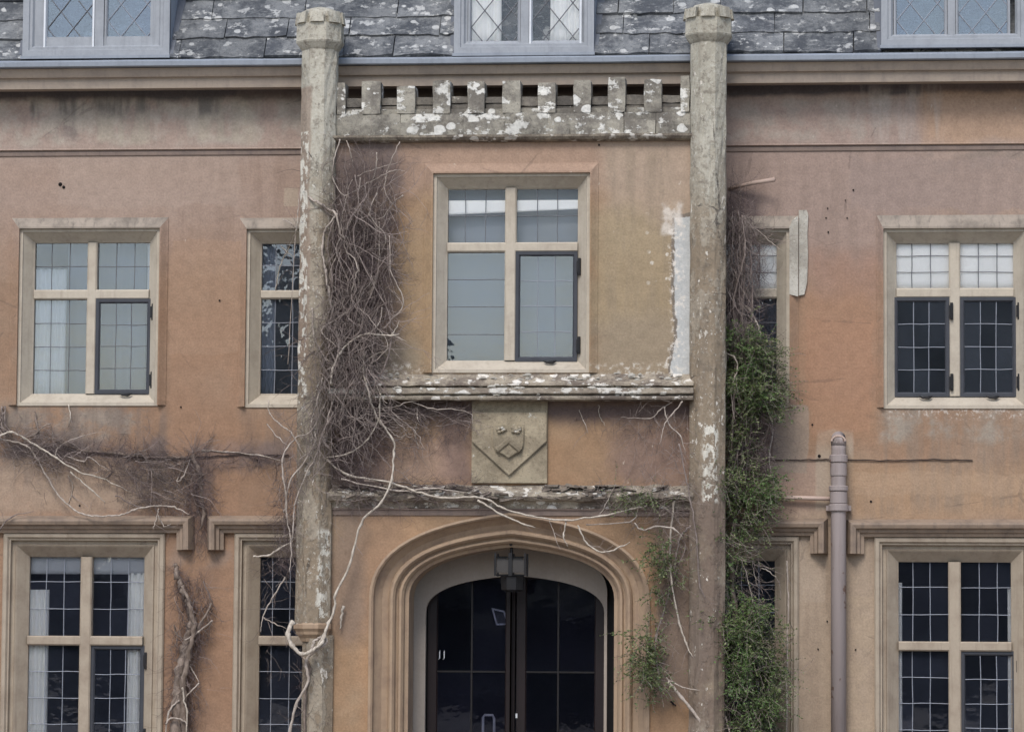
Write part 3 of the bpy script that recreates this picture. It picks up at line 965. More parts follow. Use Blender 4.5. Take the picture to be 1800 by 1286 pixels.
# dormers
DORM = [(40, 298, 92), (798, 1044, 92), (1549, 1806, 88)]
dorm_x = [(WX(a, 50, -.385), WX(c, 50, -.385)) for a, c, _ in DORM]
GA = .238                                                      # slate gauge along the slope
random.seed(31)
for row in range(7):
    x = -5.3 - random.uniform(0, .4)
    while x < 5.4:
        w = random.uniform(.38, .85)
        s0 = row * GA
        x0, x1 = x + .004, x + w - .004
        # keep clear of the dormers
        for da, dc in dorm_x:
            if x0 < da and x1 > da: x1 = da - .01
            elif x0 < dc and x1 > dc: x0 = dc + .01
            elif x0 >= da and x1 <= dc: x1 = x0
        if x1 - x0 > .06:
            t = random.uniform(.018, .034)
            nx = max(2, int((x1 - x0) / .09))
            lift = random.uniform(.004, .014)
            vs_, fs = [], []
            for i in range(nx + 1):
                xx = x0 + (x1 - x0) * i / nx
                dr = random.uniform(-.014, .012)
                for (s_, h_) in ((s0 + dr, lift), (s0 + dr + random.uniform(-.004, .008), lift + t), (s0 + GA + .05, .004 + t * .35), (s0 + GA + .05, -.01)):
                    vs_.append(Vector((xx + random.uniform(-.004, .004), ry0, rz0)) + up * s_ + nrm * (h_ + random.uniform(-.003, .003)))
            for i in range(nx):
                for k in range(4):
                    fs.append((i * 4 + k, (i + 1) * 4 + k, (i + 1) * 4 + (k + 1) % 4, i * 4 + (k + 1) % 4))
            fs += [(0, 1, 2, 3), (nx * 4 + 3, nx * 4 + 2, nx * 4 + 1, nx * 4)]
            mb = MB()
            mb.add(vs_, fs)
            mb.build('slate', M['slate'], roof)
        x += w


def clip_poly(poly, x0, z0, x1, z1):
    def cl(P, inside, inter):
        out = []
        for i in range(len(P)):
            a, c = P[i - 1], P[i]
            if inside(c):
                if not inside(a): out.append(inter(a, c))
                out.append(c)
            elif inside(a): out.append(inter(a, c))
        return out
    def ix(v): return lambda a, c: (v, a[1] + (c[1] - a[1]) * (v - a[0]) / (c[0] - a[0]))
    def iz(v): return lambda a, c: (a[0] + (c[0] - a[0]) * (v - a[1]) / (c[1] - a[1]), v)
    for ins, it in ((lambda p: p[0] > x0, ix(x0)), (lambda p: p[0] < x1, ix(x1)), (lambda p: p[1] > z0, iz(z0)), (lambda p: p[1] < z1, iz(z1))):
        poly = cl(poly, ins, it)
        if len(poly) < 3: return []
    return poly


def diamond_light(parent, x0, z0, x1, z1, y, gl, came, dw, dh, zoff=0.0):
    mb = MB()
    nx, nz = int((x1 - x0) / dw) + 3, int((z1 - z0) / dh) + 3
    for i in range(-1, 2 * nx):
        for j in range(-1, 2 * nz):
            if (i + j) % 2: continue
            cx, cz = x0 + i * dw / 2, z0 + zoff + j * dh / 2
            P = clip_poly([(cx - dw / 2, cz), (cx, cz - dh / 2), (cx + dw / 2, cz), (cx, cz + dh / 2)], x0, z0, x1, z1)
            if not P: continue
            ar = abs(sum(P[k - 1][0] * P[k][1] - P[k][0] * P[k - 1][1] for k in range(len(P)))) / 2
            if ar < 4e-5: continue
            mx, mz = sum(p[0] for p in P) / len(P), sum(p[1] for p in P) / len(P)
            pm = MB()
            pm.prism([((p[0] - mx) * .98, (p[1] - mz) * .98) for p in P], -.0015, .0015)
            o = pm.build('diamond_pane', gl, parent)
            o.location = (mx, y, mz)
            o.rotation_euler = (R(random.gauss(0, 0.5)), 0, R(random.gauss(0, 0.5)))
    # diagonal cames
    W_, H_ = x1 - x0, z1 - z0
    for sgn in (1, -1):
        k = -40
        while k < 41:
            # line: z - z0 - zoff = sgn*(dh/dw)*(x-x0) + (k+.5)*dh
            sl = sgn * dh / dw
            c0 = zoff + (k + .5) * dh
            pts_ = []
            for q in range(0, 61):
                xx = W_ * q / 60
                zz = sl * xx + c0
                if 0 <= zz <= H_: pts_.append(Vector((x0 + xx, y - .004 - (.002 if sgn > 0 else 0), z0 + zz)))
            if len(pts_) > 1:
                mb.tube([pts_[0], pts_[len(pts_) // 2], pts_[-1]] if len(pts_) > 2 else pts_, .0048, 4)
            k += 1
    mb.build('lead_came', came, parent, recalc=False)


def make_dormer(px0, px1, pyb, lts, pylt, whitecase, came, gls='glasssky'):
    y = -.385
    zb, zt = WZ(pyb, y), WZ(-110, y)
    x0, x1 = WX(px0, 50, y), WX(px1, 50, y)
    mb = MB()
    # box of cheeks and roof running back into the slope
    t = .14
    mb.box(x0, x0 + t * .35, y + .03, 1.6, zb - .02, zt)
    mb.box(x1 - t * .35, x1, y + .03, 1.6, zb - .02, zt)
    mb.box(x0 - .08, x1 + .08, y - .1, 1.7, zt, zt + .1)
    d = mb.build('dormer', M['lead'], house)
    # lead apron on the slope, either side
    f = MB()
    for xa, s_ in ((x0, -1), (x1, 1)):
        a = Vector((xa, ry0 + .02, rz0)) + nrm * .045
        q = [a, a + Vector((s_ * .03, 0, 0)), a + Vector((s_ * .10, 0, 0)) + up * 1.2, a + up * 1.2]
        f.add(q + [p - nrm * .03 for p in q], [(0, 1, 2, 3), (7, 6, 5, 4), (0, 4, 5, 1), (1, 5, 6, 2), (2, 6, 7, 3)])
        f.build('flashing', M['leaddark'], d)
        f = MB()
    lx = [(WX(a, 50, y), WX(c, 50, y)) for a, c in lts]
    zl0, zl1 = WZ(pylt, y), zt - .06
    fr = MB()
    fr.sweep(ccw((x0, zb, x1, zt)), [(0, y + .05), (0, y), (.055, y), (.062, y + .012), (.085, y + .012), (.10, y + .035), (lx[0][0] - x0 - .004, y + .04), (lx[0][0] - x0 - .004, y + .10)], closed=True)
    for a, c in zip(lx[:-1], lx[1:]):
        fr.box(a[1] + .004, c[0] - .004, y + .02, y + .10, zb + .06, zt - .06)
    fr.build('window_frame', M['dormer'], d)
    sl = MB()
    sl.box(x0 - .01, x1 + .01, y - .035, y + .02, zb - .025, zb)
    sl.build('window_sill', M['lead'], d)
    for k, (a, c) in enumerate(lx):
        cm = MB()
        mt = M['whitewood'] if k == whitecase else M['dormer']
        cm.sweep(ccw((a, zl0, c, zl1)), [(0, y + .09), (0, y + .035 - (.02 if k == whitecase else 0)), (.016, y + .033 - (.02 if k == whitecase else 0)), (.026, y + .05), (.026, y + .09)], closed=True)
        cm.build('casement_frame', mt, d)
        diamond_light(d, a + .026, zl0 + .026, c - .026, zl1 - .026, y + .065, M[gls], came[k], .235, .295, .03 + .06 * k)
    # dim attic behind
    rm = MB()
    rm.quad((x0 + .05, 1.2, zb), (x1 - .05, 1.2, zb), (x1 - .05, 1.2, zt), (x0 + .05, 1.2, zt))
    rm.quad((x0 + .05, y + .12, zb + .01), (x1 - .05, y + .12, zb + .01), (x1 - .05, 1.2, zb + .01), (x0 + .05, 1.2, zb + .01))
    rm.build('attic_room', M['room'], d)
    return d


make_dormer(40, 298, 92, [(76, 165), (182, 271)], 80, 0, (M['came'], M['camelight']))
make_dormer(798, 1044, 94, [(822, 914), (930, 1022)], 86, 1, (M['came'], M['came']), 'glassclear')
make_dormer(1549, 1806, 87, [(1571, 1665), (1680, 1776)], 82, -1, (M['camelight'], M['camelight']))

# main windows --------------------------------------------------------------
gl, gd = M['glass'], M['glassdark']
make_window(house, R_UL, UP_PROF, lights_x([(58, 154), (171, 267)], 560, GYD), lights_z([(427, 510), (527, 692)], 160, GYD), M['cream'], 0, 0,
            spec(2, [2, 4], gl), case={(1, 1)})
surround(house, 18, 383, 294, 712, R_UL, 0)
make_window(house, R_US, UP_PROF, lights_x([(453, 546)], 560, GYD), lights_z([(423, 511), (526, 692)], 500, GYD), M['cream'], 0, 0,
            spec(1, [2, 4], gd, M['camelight']))
surround(house, 419, 383, 580, 715, R_US, 0)
make_window(house, R_UT, UP_PROF, lights_x([(1270, 1367)], 560, GYD), lights_z([(421, 508), (525, 694)], 1320, GYD), M['cream'], 0, 0,
            spec(1, [3, 4], gd, M['came'], {(0, 0): (3, 3, M['glassclear'], M['came'])}))
surround(house, 1232, 380, 1404, 715, R_UT, 0)
make_window(house, R_UR, UP_PROF, lights_x([(1571, 1668), (1688, 1786)], 560, GYD), lights_z([(422, 507), (524, 697)], 1680, GYD), M['cream'], 0, 0,
            spec(2, [2, 4], gd, M['camelight'], {(0, 0): (3, 3, M['glassclear'], M['came']), (1, 0): (3, 3, M['glassclear'], M['came'])}), case={(0, 1), (1, 1)})
surround(house, 1541, 378, 1819, 716, R_UR, 0)
make_window(porch, R_UC, UP_PROF, lights_x([(782, 888), (908, 1015)], 480, YP + GYD), lights_z([(333, 427), (444, 635)], 900, YP + GYD), M['cream'], YP, 0,
            spec(2, [2, 4], gl, M['came'], {(0, 0): (3, 2, M['glassclear'], M['came']), (1, 0): (3, 2, M['glassclear'], M['came']), (0, 1): (1, 4, gl, M['came']), (1, 1): (3, 4, gl, M['camelight'])}), case={(1, 1)})
surround(porch, 745, 287, 1051, 655, R_UC, YP)
make_window(house, R_LL, LOW_PROF, lights_x([(48, 142), (162, 255)], 1150, GYD + .02), lights_z([(975, 1117), (1134, 1319)], 150, GYD + .02), M['creamlow'], 0, 0,
            spec(2, [3, 4], M['glasslow'], M['camelight']), case={(1, 1)}, gy=.15)
make_window(house, R_LS, LOW_PROF, lights_x([(446, 540)], 1150, GYD + .02), lights_z([(975, 1117), (1134, 1319)], 490, GYD + .02), M['creamlow'], 0, 0,
            spec(1, [3, 4], M['glasslow'], M['camelight']), gy=.15)
make_window(house, R_LT, LOW_PROF, lights_x([(1272, 1364)], 1150, GYD + .02), lights_z([(980, 1124), (1141, 1325)], 1320, GYD + .02), M['creamlow'], 0, 0,
            spec(1, [3, 4], M['glasslow'], M['camelight']), gy=.15)
make_window(house, R_LR, LOW_PROF, lights_x([(1573, 1667), (1689, 1786)], 1150, GYD + .02), lights_z([(985, 1127), (1144, 1329)], 1680, GYD + .02), M['creamlow'], 0, 0,
            spec(2, [3, 4], M['glasslow'], M['camelight']), case={(1, 1)}, gy=.15)

# hood moulds over the lower windows
HP = [(0, .01), (0, -.045), (.03, -.055), (.036, -.075), (.06, -.082), (.072, -.115), (.10, -.125), (.118, -.12), (.15, -.03), (.155, .01)]


def hood(pts):
    mb = MB()
    mb.sweep([W(px, py, -.05) for px, py in pts], HP)
    return mb.build('hood_mould', M['hood'], house)


hood([(-21, 966), (-21, 936), (310, 936), (310, 966)])
hood([(393, 966), (393, 936), (590, 936)])
hood([(1240, 941), (1424, 941), (1424, 972)])
hood([(1519, 973), (1519, 943), (1836, 943), (1836, 973)])

# white filler repair on the slim window by the porch, and the patch above the sill
b = MB()
x0, z1 = W(1404, 372)
x1, z0 = W(1420, 520)
prof_ = [(x0, z1 + .01), (x1 - .01, z1 + .012), (x1 + .004, z1 - .03), (x1 - .004, z1 - .2), (x1 + .002, z1 - .38), (x1 - .006, z0 + .12), (x1 - .03, z0 + .01), (x0, z0)]
b.prism(prof_[::-1], -.022, .003)
b.build('filler_patch', M['whiteplaster'], house)
b = MB()
x0, z1 = W(1387, 380)
x1, z0 = W(1403, 522)
b.prism([(x0 + .005, z0 + .02), (x1, z0), (x1, z1), (x0 + .03, z1 - .04), (x0 + .004, z1 - .1)], -.050, -.04)
b.build('filler_patch', M['whiteplaster'], house)

# rooms behind the windows
b = MB()
for zf in (0.02, 3.45, Z_EAVE + .3):
    b.quad((XL + .1, .36, zf), (XR - .1, .36, zf), (XR - .1, 4.2, zf), (XL + .1, 4.2, zf))
for zf in (3.30, ):
    b.quad((XL + .1, .36, zf), (XR - .1, .36, zf), (XR - .1, 4.2, zf), (XL + .1, 4.2, zf))
b.quad((XL + .1, 4.2, 0), (XR - .1, 4.2, 0), (XR - .1, 4.2, Z_EAVE + .3), (XL + .1, 4.2, Z_EAVE + .3))
for xx in (XL + .1, -1.9, 1.9, XR - .1):
    b.quad((xx, .36, 0), (xx, 4.2, 0), (xx, 4.2, Z_EAVE + .3), (xx, .36, Z_EAVE + .3))
b.build('room_interior', M['roomdark'], house, recalc=False)

# ------------------------------------------------------------------ porch walls
PXL, PXR = WX(559, 600, YP), WX(1243, 600, YP)
ZPT = WZ(246, YP)
acx = (WX(714, 1100, YP) + WX(1077, 1100, YP)) / 2
ahw = (WX(1077, 1100, YP) - WX(714, 1100, YP)) / 2
azs, azt = WZ(1050, YP), WZ(960, YP)


def arch_curve(cx, hw, zs_, zt_, n=14, bottom=0.0):
    h = zt_ - zs_
    def bz(t):
        a, b_, c, d = (1 - t) ** 3, 3 * t * (1 - t) ** 2, 3 * t * t * (1 - t), t ** 3
        return (-(a + b_ + .6 * c) * hw, (b_ * .60 + c * .89 + d) * h)
    left = [bz(i / n) for i in range(n + 1)]
    pts_ = [(cx + x, zs_ + z) for x, z in left] + [(cx - x, zs_ + z) for x, z in left[-2::-1]]
    return [(cx - hw, bottom)] + pts_ + [(cx + hw, bottom)]


inner = arch_curve(acx, ahw, azs, azt)
ocx = (WX(650, 1100, YP) + WX(1141, 1100, YP)) / 2
ohw = (WX(1141, 1100, YP) - WX(650, 1100, YP)) / 2
outer = arch_curve(ocx, ohw, WZ(1052, YP), WZ(902, YP))

b = MB()
zmid = WZ(880, YP)
# piers and spandrel around the outer arch
b.quad((PXL, YP, 0), (outer[0][0], YP, 0), (outer[0][0], YP, zmid), (PXL, YP, zmid))
b.quad((outer[-1][0], YP, 0), (PXR, YP, 0), (PXR, YP, zmid), (outer[-1][0], YP, zmid))
for a, c in zip(outer[1:-2], outer[2:-1]):
    b.quad((a[0], YP, a[1]), (c[0], YP, c[1]), (c[0], YP, zmid), (a[0], YP, zmid))
wall_with_holes(b, PXL, PXR, zmid, ZPT, [R_UC], YP, .3)
for xx, flip in ((PXL, 1), (PXR, 0)):
    b.quad((xx, YP, 0), (xx, 0.0, 0), (xx, 0.0, ZPT), (xx, YP, ZPT))
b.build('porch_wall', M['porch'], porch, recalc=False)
b = MB()
b.quad((PXL, YP + .05, ZPT), (PXR, YP + .05, ZPT), (PXR, 0.02, ZPT), (PXL, 0.02, ZPT))
b.build('flat_roof', M['leaddark'], porch)
# inside of the porch: ceiling and side linings
b = MB()
zz = 2.95
b.quad((PXL + .05, YP + .3, zz), (PXR - .05, YP + .3, zz), (PXR - .05, .36, zz), (PXL + .05, .36, zz))
b.quad((PXL + .05, YP + .3, 4.0), (PXR - .05, YP + .3, 4.0), (PXR - .05, .36, 4.0), (PXL + .05, .36, 4.0))
b.build('porch_ceiling', M['roomdark'], porch)

# arch mouldings: loft between the outer and the inner curve
loft = [(0.0, .004), (-.02, -.028), (.05, -.034), (.10, -.02), (.11, .03), (.30, .085), (.47, .10), (.49, .07), (.54, .052), (.60, .052), (.66, .075), (.67, .115), (.72, .12), (.76, .10), (.82, .10), (.88, .125), (.90, .16), (1.0, .175), (1.0, .52)]
b = MB()
n = len(inner)
vs_ = []
for f, yy in loft:
    for (ox, oz), (ix, iz) in zip(outer, inner):
        vs_.append((ox + (ix - ox) * f, YP + yy, oz + (iz - oz) * f))
b.add(vs_, [(k * n + i, k * n + i + 1, (k + 1) * n + i + 1, (k + 1) * n + i) for k in range(len(loft) - 1) for i in range(n - 1)])
b.build('arch_moulding', M['arch'], porch)

# white boarding inside the arch with a lower arched opening
YB = YP + .62
bo = arch_curve((WX(722, 1100, YB) + WX(1067, 1100, YB)) / 2, (WX(1067, 1100, YB) - WX(722, 1100, YB)) / 2, WZ(1040, YB), WZ(950, YB))
bi = arch_curve((WX(748, 1100, YB) + WX(1062, 1100, YB)) / 2, (WX(1062, 1100, YB) - WX(748, 1100, YB)) / 2, WZ(1075, YB), WZ(1011, YB))
b = MB()
n = len(bo)
vs_ = [(x, YB, z) for x, z in bo] + [(x, YB, z) for x, z in bi] + [(x, YB + .06, z) for x, z in bi] + [(x, YB + .06, z) for x, z in bo]
b.add(vs_, [(k * n + i, k * n + i + 1, (k + 1) % 4 * n + i + 1, (k + 1) % 4 * n + i) for k in range(4) for i in range(n - 1)])
b.build('arch_board', M['board'], porch)

# double doors
YD = YP + .74
zd0, zd1 = 0.02, WZ(1000, YD)
for k, (pa, pc) in enumerate(((752, 905), (908, 1062))):
    x0, x1 = WX(pa, 1150, YD), WX(pc, 1150, YD)
    b = MB()
    st_ = .075
    b.sweep(ccw((x0, zd0, x1, zd1)), [(0, YD + .04), (0, YD), (st_, YD), (st_ + .012, YD + .015), (st_ + .012, YD + .04)], closed=True)
    d = b.build('door_leaf', M['doorwood'], porch)
    xm = WX(829 if k == 0 else 981, 1150, YD)
    zm = WZ(1180, YD)
    gb = MB()
    gb.box(xm - .008, xm + .008, YD + .008, YD + .035, zd0 + .05, zd1 - .05)
    gb.build('glazing_bar', M['door'], d)
    gb = MB()
    gb.box(x0 + .05, x1 - .05, YD + .011, YD + .032, zm - .008, zm + .008)
    gb.build('glazing_bar', M['door'], d)
    for (ax, cx_) in ((x0 + st_, xm), (xm, x1 - st_)):
        for (az, cz_) in ((zd0 + .9, zm), (zm, zd1 - st_)):
            add_pane(d, (ax + cx_) / 2, YD + .022, (az + cz_) / 2, cx_ - ax, cz_ - az, M['glassdoor'], .1)
    kb = MB()
    kb.box(x0 + .04, x1 - .04, YD + .012, YD + .03, zd0 + .05, zd0 + .9)
    kb.build('door_panel', M['doorwood'], d)
    if k == 0:
        # pale paper notice corners and lock plate
        lk = MB()
        xk, zk = W(908, 1257, YD)
        lk.box(xk - .008, xk + .008, YD - .012, YD - .001, zk - .02, zk + .02)
        lk.build('lock_plate', M['whitewood'], d)
        hk = MB()
        for px in (773, 781):
            xk, zk = W(px, 1150, YD)
            hk.tube([Vector((xk, YD + .012, zk + .035)), Vector((xk, YD - .01, zk + .03)), Vector((xk, YD - .01, zk - .03)), Vector((xk - .012, YD + .01, zk - .04))], .004, 5)
        hk.build('door_pull', M['whitewood'], d)

# dark surround each side of the boards
b = MB()
for sx in (-1, 1):
    xa = acx + sx * (ahw + .3)
    xb = acx + sx * (ahw - .1)
    b.box(min(xa, xb), max(xa, xb), YD + .045, YD + .075, 0, azt + .2)
b.build('door_jamb', M['door'], porch)

# porch cornices -----------------------------------------------------------
def ragged(amp, sc=6.0, seed=0.0):
    return lambda x, o, y: (amp * mnoise.noise(Vector((x * sc, o * 9 + seed, 0))), amp * mnoise.noise(Vector((x * sc, o * 9, 5 + seed))))


def line(xa, xb, z, n=60): return [(xa + (xb - xa) * i / n, z) for i in range(n + 1)]


z703 = WZ(703, YP - .15)
b = MB()
b.sweep(line(PXL + .11, PXR - .11, z703, 90), [(0, YP + .01), (.0, YP - .12), (.004, YP - .172), (.022, YP - .178), (.030, YP - .172), (.034, YP - .135), (.046, YP - .130), (.05, YP - .05)], warp=ragged(.003))
b.build('string_course', M['ledge'], porch)
b = MB()
b.sweep(line(PXL + .11, PXR - .11, z703, 90), [(.05, YP - .02), (.052, YP - .150), (.060, YP - .158), (.098, YP - .152), (.106, YP - .138), (.110, YP - .088)], warp=ragged(.005, 9, 3))
b.build('string_course', M['ledgepale'], porch)
b = MB()
b.sweep(line(PXL + .11, PXR - .11, z703, 90), [(.109, YP - .02), (.112, YP - .085), (.124, YP - .085), (.128, YP - .122), (.148, YP - .120), (.16, YP - .105), (.20, YP - .035), (.240, YP + .004)], warp=ragged(.006, 9, 6))
b.build('string_course', M['ledge'], porch)

z893 = WZ(893, YP - .05)
b = MB()
b.sweep(line(PXL + .11, PXR - .11, z893, 90), [(0, YP + .01), (0, YP - .03), (.03, YP - .035), (.055, YP - .05), (.065, YP - .09), (.10, YP - .115), (.13, YP - .11), (.16, YP - .06), (.205, YP + .004)], warp=ragged(.012, 8, 7))
b.build('string_course', M['ledge'], porch)
b = MB()
zb5 = WZ(906, YP - .02)
b.sweep(line(PXL + .11, PXR - .11, zb5, 40), [(0, YP + .004), (.002, YP - .012), (.045, YP - .020), (.05, YP - .034), (z893 - zb5 - .002, YP - .036), (z893 - zb5 - .002, YP + .004)], warp=ragged(.003))
b.build('string_course', M['surround'], porch)
# broken slivers of slate lying on it
random.seed(5)
b = MB()
for i in range(150):
    px = random.uniform(600, 1195)
    w = random.uniform(.03, .16)
    h = random.uniform(.008, .028)
    zo = random.uniform(.085, .20) if px < 830 or px > 960 else random.uniform(.07, .125)
    x, _ = W(px, 860, YP)
    yy = YP - .02 - random.uniform(.02, .10) * (1 - (zo - .085) / .2)
    a = random.gauss(0, .22)
    ca, sa = math.cos(a), math.sin(a)
    P = [(-w / 2, -h / 2), (w / 2 * random.uniform(.6, 1), -h / 2 * random.uniform(.5, 1)), (w / 2, h / 2 * random.uniform(-.2, 1)), (-w / 2 * random.uniform(.5, 1), h / 2)]
    b.prism([(x + p[0] * ca - p[1] * sa, z893 + zo + p[0] * sa + p[1] * ca) for p in P], yy - random.uniform(.02, .06), yy + .05)
b.build('ledge_debris', M['rubble'], porch, kind='stuff')

# lichen crusts on the middle string course
random.seed(12)
b = MB()
for i in range(80):
    px = random.uniform(660, 1205)
    pz = random.choice((random.gauss(686, 4), random.gauss(664, 5)))
    x, z = W(px, pz, YP - .12)
    w, h = random.uniform(.012, .05), random.uniform(.008, .022)
    yy = YP - (.148 if pz > 676 else .07)
    k = 8
    vs_ = [(x, yy - .012, z)] + [(x + w * math.cos(q * math.pi * 2 / k) * random.uniform(.6, 1.1), yy + .004, z + h * math.sin(q * math.pi * 2 / k) * random.uniform(.6, 1.1)) for q in range(k)]
    b.add(vs_, [(0, 1 + q, 1 + (q + 1) % k) for q in range(k)])
b.build('lichen_crust', M['whiteplaster'], porch, kind='stuff')

# coping string under the parapet
z248 = WZ(248, YP - .06)
b = MB()
b.sweep(line(PXL + .11, PXR - .11, z248, 50), [(0, YP + .01), (.0, YP - .03), (.012, YP - .065), (.035, YP - .085), (.055, YP - .085), (.062, YP - .03)], warp=ragged(.004))
b.build('string_course', M['ledge'], porch)

# battlements -------------------------------------------------------------
para = thing('parapet', '', None)
for k in ('label', 'category'):
    if k in para: del para[k]
para.parent = porch
random.seed(22)


def stone_block(name, x0, x1, z0, z1, y0, y1, j=.003, mat='stone'):
    mb = MB()
    nx = max(1, int((x1 - x0) / .07))
    nz = max(1, int((z1 - z0) / .07))
    # front skin subdivided and roughened, box behind it
    vs_, fs = [], []
    def jit(i, k): return Vector((random.uniform(-j, j), random.uniform(-j, j), random.uniform(-j, j)))
    idx = {}
    for yi, yy in enumerate((y0, y1)):
        for i in range(nx + 1):
            for k in range(nz + 1):
                e = jit(i, k)
                corner = (i in (0, nx)) and (k in (0, nz))
                sh = .7 if corner else 0
                p = Vector((x0 + (x1 - x0) * i / nx, yy, z0 + (z1 - z0) * k / nz)) + e
                if corner:
                    p.x += (j * .6 if i == 0 else -j * .6)
                    p.z += (j * .6 if k == 0 else -j * .6)
                if (i not in (0, nx)) and (k not in (0, nz)) and yi == 0: p.y -= j
                idx[(yi, i, k)] = len(vs_)
                vs_.append(p)
    for yi in (0, 1):
        for i in range(nx):
            for k in range(nz):
                fs.append((idx[(yi, i, k)], idx[(yi, i + 1, k)], idx[(yi, i + 1, k + 1)], idx[(yi, i, k + 1)]))
    for i in range(nx):
        for k in (0, nz):
            fs.append((idx[(0, i, k)], idx[(0, i + 1, k)], idx[(1, i + 1, k)], idx[(1, i, k)]))
    for k in range(nz):
        for i in (0, nx):
            fs.append((idx[(0, i, k)], idx[(0, i, k + 1)], idx[(1, i, k + 1)], idx[(1, i, k)]))
    mb.add(vs_, fs)
    return mb.build(name, M[mat], para)


YQ = YP - .02
merl = [(592, 607, 143), (636, 669, 141), (698, 730, 150), (761, 792, 141), (822, 852, 143), (883, 915, 142), (946, 977, 146), (1008, 1039, 142), (1069, 1099, 138), (1132, 1163, 142), (1196, 1212, 136)]
zr = [WZ(p, YQ) for p in (170, 200, 238)]
for px0, px1, pt in merl:
    x0, x1, zt = WX(px0, 180, YQ), WX(px1, 180, YQ), WZ(pt, YQ)
    stone_block('merlon', x0, x1, zr[1] + .004, zt, YQ - .014, YQ + .2, .0035)
for (a, c) in zip(merl[:-1], merl[1:]):
    x0, x1 = WX(a[1], 185, YQ) + .002, WX(c[0], 185, YQ) - .002
    zk = WZ(168 + random.uniform(-1, 2), YQ)
    zm = WZ(183 + random.uniform(-3, 3), YQ)
    stone_block('crenel_stone', x0, x1, zr[1] + .004, zm - .003, YQ + .045, YQ + .2, .003, 'stonedark')
    stone_block('crenel_stone', x0, x1, zm + .002, zk, YQ + .035, YQ + .21, .003, 'stonedark')
px = 590
while px < 1212:
    w = random.choice((40, 56, 74, 95, 110))
    q = min(px + w, 1213)
    if 1213 - q < 24: q = 1213
    x0_, x1_ = WX(px, 220, YQ) - .003, WX(q, 220, YQ) + .003
    if random.random() < .55:
        zs2 = zr[2] + (zr[1] - zr[2]) * random.uniform(.35, .65)
        stone_block('parapet_stone', x0_, x1_, zs2 - .002, zr[1] + .003, YQ - .004 - random.uniform(0, .008), YQ + .2, .004)
        stone_block('parapet_stone', x0_, x1_, zr[2], zs2 + .002, YQ - .014 - random.uniform(0, .016), YQ + .2, .005)
    else:
        stone_block('parapet_stone', x0_, x1_, zr[2], zr[1] + .003, YQ - .006 - random.uniform(0, .014), YQ + .2, .006)
    px = q
b = MB()
b.box(PXL, PXR, YQ + .03, YQ + .17, zr[2] - .04, zr[1] + .05)
b.build('parapet_core', M['stone'], para)

